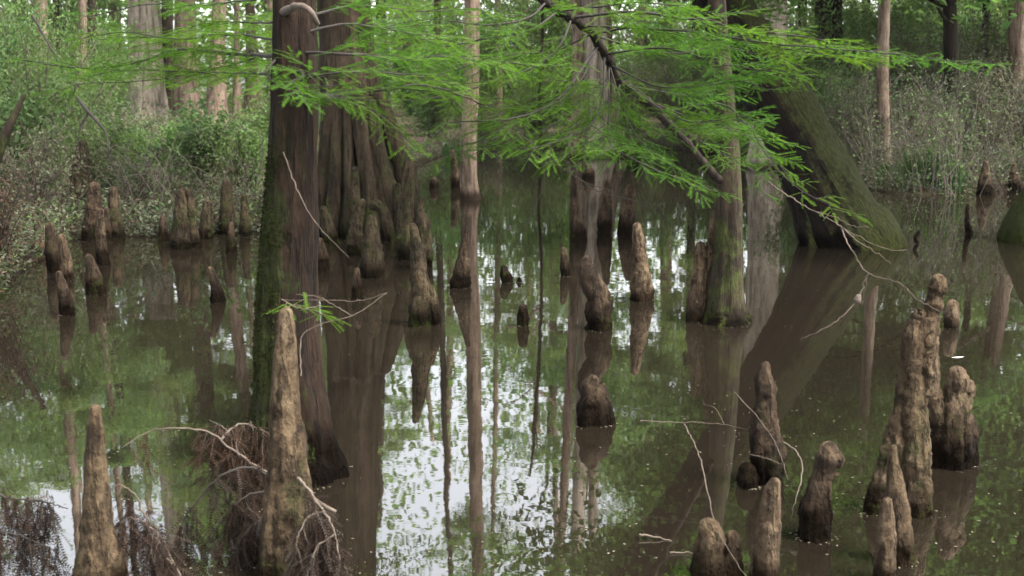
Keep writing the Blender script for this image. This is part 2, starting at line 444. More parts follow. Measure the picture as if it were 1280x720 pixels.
knee('tiny black nub beside the small leaning peg', [[(649, 353, 7), (649, 349, 5)]], 'knee_dark', amp=.2, sink=.06)
knee('short dark round-topped peg in the open reflection', [[(654, 407, 15), (654, 395, 15), (654, 385, 11)]], 'knee_dark', amp=.15, sink=.1)
knee('knee with a pale curved tip beside the thin mid pond trunk', [[(576, 359, 28), (578, 340, 22), (580, 315, 14), (584, 286, 7)]], 'knee_dark', amp=.17)
knee('tall mossy knee with a curved tan tip in front of the buttressed tree', [[(526, 406, 32), (526, 375, 28), (524, 340, 22), (520, 310, 16), (516, 283, 9)], [(543, 406, 18), (541, 385, 18), (538, 360, 10)]], 'knee_moss', amp=.17)
knee('lumpy mossy knee touching the tall curved-tip one from behind', [[(530, 335, 20), (530, 310, 22), (528, 285, 20), (526, 266, 13)], [(534, 335, 14), (535, 310, 12), (536, 290, 8)]], 'knee_moss', amp=.22)
knee('stout mossy cone knee in front of the buttress ribs', [[(467, 346, 32), (466, 325, 29), (465, 300, 22), (464, 274, 12)]], 'knee_moss', amp=.16)
knee('small orange-brown pointed knee below the stout mossy cone', [[(448, 373, 18), (447, 360, 14), (446, 338, 7)]], 'knee_dark', amp=.14, sink=.15)
knee('round-headed arched knee right behind the stout mossy cone', [[(489, 303, 13), (485, 282, 13), (478, 264, 14), (470, 255, 13), (466, 259, 9)]], 'knee_moss', amp=.12)
knee('mossy lumpy knee on the left of the stout cone', [[(443, 318, 21), (445, 290, 17), (450, 268, 12), (453, 253, 9)]], 'knee_moss', amp=.22)
knee('slim knee close beside the right edge of the big mossy trunk', [[(414, 304, 20), (410, 285, 16), (405, 262, 9)]], 'knee_moss', amp=.16)
knee('dim knee half hidden behind the big mossy trunk', [[(402, 337, 22), (401, 320, 18), (400, 302, 10)]], 'knee_dark', amp=.16)
knee('tall thick mossy knee standing against the right side of the buttressed tree', [[(509, 324, 27), (508, 300, 26), (508, 270, 21), (510, 235, 16), (512, 200, 9)], [(522, 290, 14), (525, 265, 11), (527, 250, 6)]], 'knee_moss', amp=.2)
knee('thin grey knee against the ribs of the buttressed tree', [[(444, 300, 16), (444, 260, 14), (444, 212, 8)], [(500, 300, 15), (498, 260, 12), (497, 232, 7)]], 'knee_moss', amp=.15)
knee('tiny reddish stub far out right of the buttressed tree', [[(543, 236, 13), (543, 227, 11)]], 'knee_dark', amp=.1, sink=.1)
knee('dark peg at the foot of the thin mid pond trunk', [[(570, 236, 12), (569, 215, 11), (566, 190, 7)]], 'knee_dark', amp=.15)
knee('dark low stub near the far bank under the drooping foliage', [[(735, 224, 16), (736, 216, 14), (735, 210, 8)]], 'knee_dark', amp=.2, sink=.1)
knee('dark slim stub near the far bank at the foot of the right-most stem', [[(793, 203, 11), (793, 190, 10), (794, 178, 6)]], 'knee_dark', amp=.15)
# left bank side
knee('straight grey-brown knee beside the dead bush', [[(69, 340, 18), (66, 315, 17), (62, 283, 11)]], 'knee_dark', amp=.12)
knee('smooth round-tipped knee just right of the straight grey-brown one', [[(84, 350, 17), (82, 325, 15), (77, 297, 10)]], 'knee_clean', amp=.1)
knee('left-leaning pointed knee with a tan tip by the dead bush', [[(84, 393, 18), (81, 370, 16), (74, 343, 9)]], 'knee_dark', amp=.12)
knee('tan-topped leaning knee right of the dead bush', [[(121, 368, 25), (118, 348, 20), (111, 322, 10)]], 'knee_dark', amp=.12)
knee('dark upright knee at the muddy left bank', [[(115, 301, 24), (116, 275, 22), (118, 235, 16)]], 'knee_dark', amp=.14)
knee('reddish slender knee overlapping the dark bank knee', [[(128, 332, 18), (126, 300, 13), (125, 265, 10)]], 'knee_dark', amp=.16)
knee('dark bank knee half covered by leaves', [[(147, 297, 20), (144, 270, 17), (141, 238, 11)]], 'knee_moss', amp=.14)
knee('fat mossy knee with a rounded tan tip off the left bank', [[(229, 310, 32), (229, 285, 26), (227, 255, 18), (227, 241, 12)], [(241, 308, 20), (239, 275, 15), (237, 240, 9)]], 'knee_moss', amp=.13)
knee('stumpy mossy knee between the fat one and the pale-tipped one', [[(257, 299, 20), (258, 280, 17), (259, 254, 11)]], 'knee_moss', amp=.13)
knee('slim mossy knee with a tall round tip at the bank edge', [[(284, 293, 23), (284, 270, 20), (283, 230, 12)]], 'knee_moss', amp=.13)
knee('low pale-tipped knee in front of the slim mossy one', [[(289, 316, 14), (289, 300, 11), (289, 280, 6)]], 'knee_dark', amp=.13)
knee('left-leaning orange-topped peg standing in the green reflection', [[(272, 378, 18), (270, 360, 14), (263, 337, 8)]], 'knee_dark', amp=.15)
knee('small dark stump on the left bank among the shrubs', [[(101, 215, 26), (102, 196, 20), (104, 180, 12)]], 'knee_moss', Y=17, sink=.3)
knee('narrow dark knee between the dark bank knee and the leaf-covered one', [[(135, 303, 11), (134, 285, 9), (133, 262, 6)]], 'knee_dark', amp=.13)
knee('short dark knee in the gap left of the fat mossy knee', [[(205, 302, 14), (204, 288, 12), (203, 272, 7)]], 'knee_dark', amp=.14)
knee('slender pale-tipped knee close to the dead bush, the farthest left of all', [[(50, 322, 14), (49, 300, 12), (46, 276, 7)]], 'knee_clean', amp=.12)
knee('thin mossy knee right of the slim mossy bank-edge one', [[(306, 296, 14), (306, 270, 11), (305, 246, 7)]], 'knee_moss', amp=.13)
# right side
knee('thin crooked stick-like peg far right on the open water', [[(1212, 292, 10), (1209, 278, 7), (1210, 257, 5)]], 'knee_dark', amp=.2, sink=.1)
knee('tiny curved black snag right of the leaning trunk', [[(1147, 305, 5), (1144, 297, 5), (1148, 290, 4)]], 'knee_dark', amp=.1, sink=.05)
for (lx, ly, hh, ww, lab) in [(1232, 244, 40, 22, 'dark root stump on the right bank under hanging roots'), (1268, 240, 34, 18, 'dark root stump at the far end of the right bank')]:
    knee(lab, [[(lx, ly, ww), (lx - 1, ly - hh * .5, ww * .7), (lx, ly - hh, ww * .3)]], 'knee_dark', amp=.25)

# ------------------------------------------------------------------ trunks
def trunk_mb(path, Y, top=12.0, top_taper=.75, seg=40, ridges=3.5, ridge_amp=.2, amp=.05, seed=1.0, step=.07, flare_only=True, lean_keep=True, sink=.4):
    P = px_path(path, Y)
    P = np.vstack([[P[0, 0], P[0, 1], P[0, 2] - sink, P[0, 3] * 1.1], P])
    d = P[-1, :3] - P[-2, :3]; d /= np.linalg.norm(d)
    L = np.linalg.norm(np.diff(P[:, :3], axis=0), axis=1).sum()
    nv = int(max(16, min(130, L / step)))
    C = catmull(P, nv)
    ext = []
    for k in np.linspace(0, 1, 12)[1:]:
        ext.append(np.append(C[-1, :3] + d * k * max(top - C[-1, 2], .08) / max(d[2], .4), C[-1, 3] * (1 - (1 - top_taper) * k)))
    z0 = C[0, 2]
    C = np.vstack([C, ext])
    hz = (C[:, 2] - z0)
    h1 = P[-1, 2] - z0
    fade = .25 + .75 * np.clip(1 - hz / max(h1 * .7, .1), 0, 1) ** 1.3 if flare_only else np.ones(len(C))
    f = .5 / C[:nv, 3].mean()
    mb = MB()
    V = sweep(mb, C[:, :3], C[:, 3], seg, lump(amp, f, seed, ridges, ridge_amp, fade))
    return mb, C, V

def needle_template(pairs=12, nl=.019, w=.0056):
    v, f = [], []
    for k in range(pairs):
        u = .06 + .94 * k / (pairs - 1)
        ll = nl * (.45 + .55 * math.sin(math.pi * (.15 + .75 * (1 - abs(2 * (k / (pairs - 1)) - .8) / 1.4)))) * (1.0 if u < .8 else .8)
        for s in (-1, 1):
            b = len(v)
            x = u * .1
            v += [(x - w / 2, 0, -.35 * x * x), (x + w / 2, 0, -.35 * x * x), (x + ll * .55, s * ll * .84, ll * .15 - .35 * x * x)]
            f.append((b, b + 1, b + 2))
    b = len(v)
    v += [(0, -.0008, 0), (.1, 0, -.0035), (0, .0008, 0)]
    f.append((b, b + 1, b + 2))
    return np.array(v), np.array(f)
NT_V, NT_F = needle_template()
ND_V, ND_F = needle_template(10, .015, .0045)

def place_templates(mb, mats, V, Fc):
    """mats: list of (origin, x, y, z axes * scale)"""
    if not mats: return
    A = np.array([np.stack(m[1:], 0) for m in mats])        # n,3(axis),3
    O = np.array([m[0] for m in mats])
    W = np.einsum('vk,nkc->nvc', V, A) + O[:, None, :]
    n = len(mats)
    f = Fc[None] + (np.arange(n) * len(V))[:, None, None]
    mb.add(W.reshape(-1, 3), f.reshape(-1, 3))

def unit(v):
    v = np.asarray(v, float)
    return v / (np.linalg.norm(v) + 1e-12)
def spray(P, r0, r1, twig=.42, gap=.07, start=.1, droop=.06, dens=1.0, bl=(.075, .125), wood=None, fol=None, tilt=.0):
    """a bald cypress branch: wood mesh in wood, feathered sprays in fol"""
    L = np.linalg.norm(np.diff(np.asarray(P), axis=0), axis=1).sum()
    n = max(8, int(L / .08))
    C = catmull(P, n)
    C[1:] += np.cumsum(rng.normal(0, .004, (n - 1, 3)), axis=0) * .6
    sweep(wood, C, np.linspace(r0, r1, n), 6)
    mats = []
    def lets(Q, up, scale):
        T = np.gradient(Q, axis=0)
        LL = np.linalg.norm(np.diff(Q, axis=0), axis=1).sum()
        k = max(3, int(LL / .022 * dens))
        s = 1 if rng.random() < .5 else -1
        for q in range(k):
            u = (q + .6) / k * (len(Q) - 1)
            i = min(int(u), len(Q) - 2); fr = u - i
            p = Q[i] * (1 - fr) + Q[i + 1] * fr
            t = unit(T[i]); s = -s
            side = unit(np.cross(up, t)) * s
            a = R(rng.uniform(35, 62)) if q < k - 1 else 0
            x = unit(t * math.cos(a) + side * math.sin(a) + np.array((0, 0, rng.normal(-.08 - droop * .4, .16))))
            z = unit(up + rng.normal(0, .35, 3)); y = unit(np.cross(z, x)); z = np.cross(x, y)
            sc_ = rng.uniform(*bl) / .1 * scale * (1 - .35 * q / k)
            mats.append((p, x * sc_, y * sc_, z * sc_))
    pos = start * L; side = 1
    dist = np.concatenate([[0], np.cumsum(np.linalg.norm(np.diff(C, axis=0), axis=1))])
    while pos < L:
        i = min(np.searchsorted(dist, pos), n - 1)
        t = unit(C[min(i + 1, n - 1)] - C[max(i - 1, 0)])
        side = -side
        up = unit(np.array((0, 0, 1.0)) + rng.normal(0, .2, 3) + np.array((0, -tilt, 0)))
        sd = unit(np.cross(up, t)) * side
        a = R(rng.uniform(38, 65))
        tp = 1 - pos / L
        tl = twig * (.35 + .65 * rng.random()) * (.35 + .65 * min(1, tp * 2.2))
        d = unit(t * math.cos(a) + sd * math.sin(a) + np.array((0, 0, rng.normal(.0, .14))))
        Q = [C[i]]
        for k in range(1, 6):
            d = unit(d + np.array((0, 0, -droop * .35)) + t * .05)
            Q.append(Q[-1] + d * tl / 5)
        Q = np.array(Q)
        sweep(wood, Q, np.linspace(.0026, .001, 6), 3, cap=False)
        lets(Q, up, 1.0)
        if tl > .22:                      # side twig
            j = 2
            s2 = 1 if rng.random() < .5 else -1
            d2 = unit(unit(Q[3] - Q[2]) * .75 + unit(np.cross(up, Q[3] - Q[2])) * s2 * .65)
            Q2 = np.array([Q[j] + d2 * tl * .45 * e + np.array((0, 0, -droop * .08 * e * e)) for e in np.linspace(0, 1, 5)])
            sweep(wood, Q2, np.linspace(.0018, .001, 5), 3, cap=False)
            lets(Q2, up, .9)
        pos += gap * 1.15 * rng.uniform(.6, 1.6)
    place_templates(fol, mats, NT_V, NT_F)

def px3(lst):
    return [pt(*p) for p in lst]

# big mossy cypress in front ------------------------------------------------
Ym = at(365, 588)[1]
main = empty('mossy_cypress', (*at(365, 588)[:2], 0))
tag(main, 'big cypress trunk with mossy dark left side, nearest full tree, behind the tallest tan knee', 'tree')
mb, C, V = trunk_mb([(366, 590, 140), (365, 562, 116), (363, 525, 99), (361, 470, 85), (359, 380, 76), (362, 280, 68), (366, 180, 59), (368, 80, 56), (368, 0, 54)], Ym, top=11, seg=72, ridges=3.4, ridge_amp=.25, amp=.045, seed=2.3, step=.03)
tr = mb.build('trunk', M['bark_main'], main)
# moss fuzz on the shaded side of the trunk
fz = MB()
nseg = 72
Vr = V.reshape(-1, nseg, 3)
vv, ff = [], []
cnt = 0
for k in range(26000):
    i = rng.integers(2, len(C) - 14); j = rng.integers(0, nseg)
    p = Vr[i, j]; nrm = unit(p - C[i, :3])
    if p[2] < .06 or p[2] > 1.62: continue
    keep = -nrm[0] * .75 - nrm[1] * .15 + 1.0 * noise.noise(Vector(p) * 4.5) + (.25 if p[2] < 1.2 else -.1)
    if keep < .25 + .35 * rng.random(): continue
    s = rng.uniform(.004, .010)
    d1 = unit(nrm + rng.normal(0, .7, 3)); d2 = unit(np.cross(d1, rng.normal(0, 1, 3)))
    p = p + (Vr[i + 1, j] - p) * rng.random()
    vv += [p - d2 * s * .5, p + d2 * s * .5, p + d1 * s * 1.5]
    ff.append((cnt, cnt + 1, cnt + 2)); cnt += 3
fz.add(vv, np.array(ff)); fz.build('moss', M['moss'], tr)
# roots and wet snags at the foot
rt = MB()
for (x0, y0, x1, y1, w) in [(400, 570, 436, 582, 12), (395, 560, 425, 590, 15), (330, 590, 300, 600, 14), (385, 590, 405, 604, 12)]:
    a, b = at(x0, y0), at(x1, y1)
    tube(rt, [a + (0, 0, .10), (a + b) / 2 + (0, 0, .05), b + (0, 0, -.06)], w * .0022, .007, 7, 10, .006)
rt.build('root', M['knee_dark'], main)

def add_branch(parent, pts, r0=.012, r1=.002, woodm='wood_dark', **kw):
    w, f = MB(), MB()
    r0 *= .75
    spray(pts, r0, r1, wood=w, fol=f, **kw)
    b = w.build('branch', M[woodm], parent)
    f.build('foliage', M['needle'], b, smooth=False)
    return b
stub = MB()
tube(stub, px3([(352, 16, Ym - .05), (372, 8, Ym - .3), (388, 14, Ym - .34), (397, 30, Ym - .3)]), .022, .012, 8, 16, .002)
stub.build('broken_branch', M['wood_twig'], main)
# limbs to the left and right, crossing in front of the trunk
add_branch(main, px3([(358, 70, Ym), (300, 68, 6.6), (215, 63, 7.4), (190, 74, 7.6), (110, 86, 8.0), (20, 74, 8.4)]), .016, .004, twig=.42, start=.08, gap=.065)
add_branch(main, px3([(340, 28, 6.2), (262, 30, 7.2), (200, 48, 7.6), (128, 52, 8.0)]), .007, twig=.44, start=.1, gap=.065)
add_branch(main, px3([(330, 70, 6.4), (250, 95, 7.3), (170, 105, 7.8), (95, 112, 8.0), (60, 130, 8.1)]), .007, twig=.4, gap=.07)
add_branch(main, px3([(320, 0, 6.2), (250, 12, 6.9), (180, 8, 7.4), (110, 22, 7.6)]), .007, twig=.36, gap=.1)
add_branch(main, px3([(375, 66, Ym - .06), (440, 68, 5.7), (500, 74, 6.0), (560, 70, 6.2), (620, 80, 6.4), (700, 84, 6.7)]), .011, .003, twig=.42, gap=.06)
add_branch(main, px3([(345, 74, Ym - .06), (332, 92, 5.6), (345, 108, 5.5), (372, 112, 5.6), (420, 110, 5.7)]), .008, twig=.3, gap=.06)
add_branch(main, px3([(380, 100, Ym - .06), (430, 92, 5.6), (500, 96, 5.8), (565, 108, 6.0)]), .009, twig=.36, gap=.06)
add_branch(main, px3([(384, 40, Ym - .06), (440, 30, 5.9), (520, 42, 6.2), (600, 48, 6.5)]), .009, twig=.4, gap=.06)
add_branch(main, px3([(384, 20, Ym - .06), (450, 8, 6.2), (530, 14, 6.6), (610, 10, 6.9)]), .009, twig=.4, gap=.07)
add_branch(main, px3([(390, 118, Ym), (430, 120, 6.2), (470, 140, 6.2), (500, 168, 6.2), (520, 185, 6.1)]), .008, twig=.32, gap=.06, droop=.3)
add_branch(main, px3([(392, 122, Ym), (440, 118, 6.3), (490, 112, 6.3), (525, 108, 6.4), (590, 128, 6.7), (640, 150, 7.0)]), .014, twig=.36, gap=.06, start=.2)

add_branch(main, px3([(345, 50, Ym), (290, 44, 6.4), (215, 50, 6.9), (150, 40, 7.2), (90, 52, 7.4)]), .008, twig=.42, gap=.07)
add_branch(main, px3([(350, 96, Ym), (300, 90, 6.3), (240, 88, 6.7), (170, 84, 7.0), (120, 92, 7.2)]), .008, twig=.38, gap=.07)
add_branch(main, px3([(372, 84, Ym), (378, 98, 5.6), (352, 112, 5.45), (372, 124, 5.5), (440, 128, 5.7)]), .007, twig=.3, gap=.05)
# buttressed cypress behind it ----------------------------------------------
Yb = 15.6
bt = empty('buttressed_cypress', (*pt(455, 290, Yb)[:2], 0))
tag(bt, 'thick ribbed cypress with swollen fluted foot, right behind the big mossy trunk', 'tree')
mb, C, V = trunk_mb([(452, 286, 96), (450, 240, 88), (446, 190, 82), (440, 130, 78), (434, 70, 70), (430, 0, 66)], Yb, top=16, seg=90, ridges=3.4, ridge_amp=.2, amp=.04, seed=5.1, step=.05)
trk = mb.build('trunk', M['bark_butt'], bt)
for (pts, dy) in [([(401, 288, 24), (404, 240, 22), (409, 180, 21), (416, 110, 22)], -.25), ([(414, 292, 20), (418, 240, 17), (421, 180, 15), (424, 120, 16)], -.6), ([(437, 294, 17), (437, 240, 14), (436, 180, 13), (434, 120, 14)], -.65),
                  ([(464, 296, 26), (461, 245, 22), (455, 190, 19), (446, 120, 20)], -.7), ([(496, 290, 24), (489, 248, 24), (475, 200, 22), (460, 130, 20)], -.6), ([(517, 284, 28), (510, 230, 28), (496, 185, 25), (472, 120, 22)], -.3), ([(481, 284, 20), (474, 235, 18), (466, 190, 16), (452, 120, 16)], -.62)]:
    rb = MB()
    spine(rb, pts, Yb + dy, seg=22, seed=pts[0][0] * .1, amp=.12, ridges=3, ridge_amp=.12, n=50)
    rb.build('buttress', M['bark_butt'], bt)
rb = MB()
spine(rb, [(452, 200, 40), (446, 150, 44), (440, 110, 40)], Yb - .2, seg=20, seed=4, amp=.05, sink=0)
rb.build('buttress', M['bark_butt'], bt)

# slender cypress ------------------------------------------------------------
Ys_ = at(905, 403)[1]
sl = empty('slender_cypress', (*at(905, 403)[:2], 0))
tag(sl, 'slender cypress in mid pond at right whose limb carries the bright feathery foliage', 'tree')
mb, C, V = trunk_mb([(909, 403, 62), (908, 388, 50), (909, 350, 41), (911, 280, 34), (911, 200, 29), (905, 120, 26), (899, 50, 24), (896, 0, 23)], Ys_, top=10, seg=44, ridges=3, ridge_amp=.16, amp=.05, seed=7.7, step=.05)
mb.build('trunk', M['bark_mid'], sl)
limb = MB()
LP = px3([(898, 225, Ys_ - .05), (880, 205, 9.3), (858, 180, 9.0), (830, 148, 8.6), (800, 120, 8.2), (772, 98, 7.9), (752, 62, 7.6), (728, 32, 7.4), (690, 8, 7.2), (640, -30, 7.0)])
CL = catmull(LP, 60)
limb_c = CL
sweep(limb, CL + rng.normal(0, .006, CL.shape), np.linspace(.036, .024, 60), 10, lump(.2, 14, 3.0))
lm = limb.build('limb', M['bark_dark'], sl)
def from_limb(k, pts, **kw):
    add_branch(sl, [CL[k]] + px3(pts), **kw)
from_limb(50, [(790, 14, 7.1), (850, 22, 7.0), (890, 24, 6.9), (950, 52, 6.8), (1040, 66, 6.6), (1100, 70, 6.5)], r0=.013, twig=.5, gap=.055)
from_limb(46, [(800, 34, 7.3), (880, 50, 7.1), (940, 44, 6.9), (1010, 48, 6.8), (1060, 64, 6.7)], r0=.010, twig=.45, gap=.055)
from_limb(48, [(860, 40, 7.0), (980, 58, 6.6), (1090, 68, 6.4), (1170, 76, 6.2), (1228, 82, 6.1)], r0=.010, twig=.42, gap=.06)
from_limb(42, [(830, 60, 7.4), (900, 78, 7.2), (940, 84, 7.1), (1000, 92, 7.0)], r0=.010, twig=.45, gap=.06)
from_limb(40, [(820, 108, 7.5), (880, 108, 7.3), (925, 102, 7.1), (960, 112, 7.0)], r0=.009, twig=.42, gap=.07)
from_limb(52, [(660, 40, 7.0), (600, 52, 6.9), (540, 60, 6.8), (470, 52, 6.6)], r0=.010, twig=.45, gap=.055)
from_limb(50, [(690, 70, 7.0), (620, 98, 6.8), (560, 118, 6.6), (500, 122, 6.4)], r0=.010, twig=.42, gap=.06)
from_limb(54, [(660, 22, 6.9), (610, 30, 6.8), (540, 24, 6.8), (480, 34, 6.8)], r0=.009, twig=.45, gap=.06)
from_limb(44, [(700, 120, 7.2), (640, 146, 6.9), (600, 150, 6.8), (560, 152, 6.7), (545, 166, 6.7)], r0=.015, twig=.4, gap=.055, start=.2)
from_limb(44, [(720, 110, 7.3), (680, 140, 7.1), (640, 165, 7.0), (590, 180, 6.8)], r0=.010, twig=.42, gap=.055)
from_limb(42, [(750, 130, 7.4), (730, 160, 7.1), (690, 180, 6.9), (650, 190, 6.8)], r0=.010, twig=.42, gap=.055, droop=.25)
from_limb(40, [(780, 140, 7.5), (800, 175, 7.1), (840, 205, 6.9), (885, 232, 6.8)], r0=.009, twig=.42, gap=.055, droop=.2)
from_limb(40, [(760, 150, 7.4), (760, 180, 7.0), (790, 200, 6.8), (840, 222, 6.7), (890, 240, 6.7)], r0=.008, twig=.4, gap=.055)
from_limb(36, [(770, 160, 7.6), (730, 178, 7.2), (700, 196, 6.9), (680, 206, 6.8)], r0=.008, twig=.36, gap=.06, droop=.2)
from_limb(36, [(850, 148, 7.6), (890, 152, 7.2), (925, 146, 7.0), (955, 152, 6.9)], r0=.009, twig=.36, gap=.07)
from_limb(24, [(900, 130, 8.0), (940, 160, 7.4), (960, 190, 7.0), (1000, 232, 6.6), (1060, 262, 6.4)], r0=.009, twig=.32, gap=.075, start=.3)
from_limb(18, [(900, 160, 8.5), (930, 170, 7.8), (965, 200, 7.2), (985, 225, 7.0)], r0=.008, twig=.34, gap=.07)
from_limb(52, [(740, 10, 7.0), (800, 4, 6.8), (850, 8, 6.6)], r0=.009, twig=.42, gap=.065)
from_limb(46, [(690, 64, 7.4), (640, 66, 7.3), (590, 80, 7.2), (540, 92, 7.2), (480, 84, 7.0)], r0=.009, twig=.42, gap=.06)
from_limb(46, [(800, 62, 7.6), (850, 68, 7.6), (900, 58, 7.6), (960, 72, 7.6)], r0=.009, twig=.45, gap=.065)
from_limb(38, [(700, 150, 7.5), (620, 178, 7.2), (560, 190, 7.0), (540, 200, 6.9)], r0=.008, twig=.34, gap=.075)
from_limb(34, [(880, 120, 8.0), (905, 100, 7.4), (935, 92, 7.0), (975, 84, 6.8)], r0=.008, twig=.4, gap=.06)
from_limb(30, [(890, 160, 8.2), (915, 150, 7.6), (935, 158, 7.3), (950, 166, 7.2)], r0=.008, twig=.36, gap=.06)
from_limb(20, [(900, 190, 8.6), (920, 200, 8.2), (945, 214, 8.0), (955, 240, 7.9)], r0=.006, twig=.3, gap=.06)
# bare dangling twigs below the foliage
bw = MB()
def dangle(mb, pts, r0=.005, r1=.0015):
    tube(mb, px3(pts), r0 * .75, r1 * .8, 5, len(pts) * 6, .003)
dangle(bw, [(700, 190, 7.0), (735, 232, 6.9), (790, 250, 6.9), (828, 262, 6.9), (836, 296, 6.9)])
dangle(bw, [(655, 185, 6.9), (678, 205, 6.9), (676, 240, 6.9), (655, 282, 6.9)])
dangle(bw, [(640, 160, 6.9), (720, 222, 6.8), (770, 240, 6.8)], .004)
bw.build('bare_twig', M['wood_dark'], sl)
bw = MB()
dangle(bw, [(960, 228, 6.6), (1010, 260, 6.0), (1045, 278, 5.8), (1080, 300, 5.7), (1110, 312, 5.6), (1134, 312, 5.6)], .006)
dangle(bw, [(1045, 278, 5.8), (1070, 300, 5.7), (1095, 315, 5.7), (1113, 330, 5.7)], .005)
dangle(bw, [(1020, 265, 5.95), (1040, 270, 5.9), (1065, 282, 5.85), (1086, 284, 5.8)], .003)
dangle(bw, [(1050, 282, 5.8), (1062, 308, 5.6), (1072, 325, 5.6), (1086, 342, 5.5), (1125, 355, 5.3), (1148, 375, 5.2), (1172, 388, 5.2), (1200, 394, 5.1)], .005)
dangle(bw, [(1086, 342, 5.5), (1078, 360, 5.5), (1070, 378, 5.45), (1040, 405, 5.4), (1000, 425, 5.35)], .005, .001)
dangle(bw, [(1085, 344, 5.5), (1081, 362, 5.5), (1078, 382, 5.5)], .003)
spine(bw, [(1071, 380, 6), (1072, 376, 10), (1073, 371, 7)], 5.45, seg=10, sink=0)
bw.build('bare_twig', M['wood_twig'], sl)

# leaning cypress ------------------------------------------------------------
Yl = 14.4
ln = empty('leaning_cypress', (*at(1062, 305)[:2], 0))
tag(ln, 'huge dark cypress leaning hard to the left with a mossy upper edge', 'tree')
mb, C, V = trunk_mb([(1066, 304, 122), (1052, 282, 108), (1034, 245, 95), (1009, 195, 86), (981, 140, 80), (951, 85, 74), (919, 30, 69), (892, -15, 65)], Yl, top=13, seg=120, ridges=5, ridge_amp=.06, amp=.07, seed=9.2, step=.06, top_taper=.6)
mb.build('trunk', M['bark_lean'], ln)
for (a, b, w) in [((1012, 304), (1002, 250), 26)]:
    rb = MB()
    spine(rb, [(a[0], a[1], w), ((a[0] + b[0]) / 2, (a[1] + b[1]) / 2, w * .8), (b[0], b[1], w * .4)], Yl - .2, seg=20, seed=a[0] * .1, amp=.1)
    rb.build('buttress', M['bark_lean'], ln)
wv = MB()                                   # second stem seen behind the upper trunk
Pv = px_path([(985, 130, 34), (955, 60, 34), (920, 0, 36), (880, -60, 34)], Yl + .9)
sweep(wv, catmull(Pv, 24)[:, :3], catmull(Pv, 24)[:, 3], 16, lump(.06, 2, 3))
wv.build('limb', M['bark_lean'], ln)

# right edge trunk
re_ = empty('mossy_edge_cypress', (*at(1320, 302)[:2], 0))
tag(re_, 'green mossy flared trunk cut by the right edge of the view', 'tree')
mb, C, V = trunk_mb([(1340, 303, 164), (1346, 262, 138), (1352, 215, 108), (1356, 150, 80), (1360, 0, 66)], at(1310, 302)[1], top=12, seg=60, ridges=3, ridge_amp=.2, seed=4.4)
mb.build('trunk', bark('bark_edge', (.03, .024, .016), (.08, .07, .045), (.16, .14, .10), moss=.95, moss_side=(-.5, -.3, .3), side_amt=.2, moss_z=(4, 2)), re_)

# ------------------------------------------------------------------ leaf masses
def leaves(mb, P, size, nrm_up=.4, aspect=.5, var=.4):
    """diamond leaves at points P"""
    n = len(P)
    d = rng.normal(0, 1, (n, 3)); d[:, 2] *= .7; d /= np.linalg.norm(d, axis=1)[:, None]
    e = rng.normal(0, 1, (n, 3)); e[:, 2] += nrm_up * 2
    s = np.cross(d, e); s /= np.linalg.norm(s, axis=1)[:, None] + 1e-9
    k = size * (1 + var * rng.uniform(-1, 1, n))[:, None]
    P = np.asarray(P)
    up = np.cross(s, d) * k * .12
    v = np.stack([P - d * k * .5, P + s * k * aspect * .5 + up, P + d * k * .5, P - s * k * aspect * .5 + up], 1).reshape(-1, 3)
    mb.add(v, np.arange(n * 4).reshape(-1, 4))

def crown_mesh(seed, rx, rz, n, size, clumps=34, name='crown', m='leaf_mid', flat=.35):
    r = np.random.default_rng(seed)
    mb = MB()
    c = r.normal(0, 1, (clumps, 3)); c /= np.linalg.norm(c, axis=1)[:, None]
    c *= r.uniform(.25, 1.0, clumps)[:, None] ** .6
    c *= (rx, rx, rz)
    per = r.dirichlet(np.ones(clumps) * 2) * n
    for q in range(clumps):
        k = max(5, int(per[q]))
        R_ = rx * r.uniform(.16, .34)
        p = r.normal(0, 1, (k, 3)); p /= np.linalg.norm(p, axis=1)[:, None]; p *= (r.random(k) ** .45)[:, None]
        leaves(mb, c[q] + p * (R_ * 1.25, R_ * 1.25, R_ * flat * 1.6), size)
    # small boughs inside
    return mb.mesh(name, M[m], smooth=False)
CROWNS = [crown_mesh(100 + k, 2.6, 2.4, 11000, .10, 40, m='leaf_mid') for k in range(4)]
CROWNS_FAR = [crown_mesh(200 + k, 3.6, 3.4, 12000, .16, 46, m='leaf_far') for k in range(4)]
def add_crown(parent, loc, sx, sz, far=False, rot=0):
    o = bpy.data.objects.new('crown', random.choice(CROWNS_FAR if far else CROWNS))
    COL.objects.link(o)
    o.location = [float(c) for c in loc]; o.scale = (sx, sx, sz); o.rotation_euler = (0, 0, rot)
    hang(o, parent)
    return o
def boughs(parent, C, z0, z1, n, length, r, m, seed):
    rr = np.random.default_rng(seed)
    for k in range(n):
        mb = MB()
        z = rr.uniform(z0, z1)
        i = int(np.argmin(abs(C[:, 2] - z))); p = C[i, :3]
        a = rr.uniform(0, 2 * math.pi); L = length * rr.uniform(.5, 1.1)
        d = np.array((math.cos(a), math.sin(a), rr.uniform(.1, .6)))
        tube(mb, [p, p + d * L * .5 + (0, 0, .1 * L), p + d * L * (1, 1, .8) + rr.normal(0, .2, 3)], r * rr.uniform(.6, 1), r * .15, 5, 8, .02)
        mb.build('bough', M[m], parent)

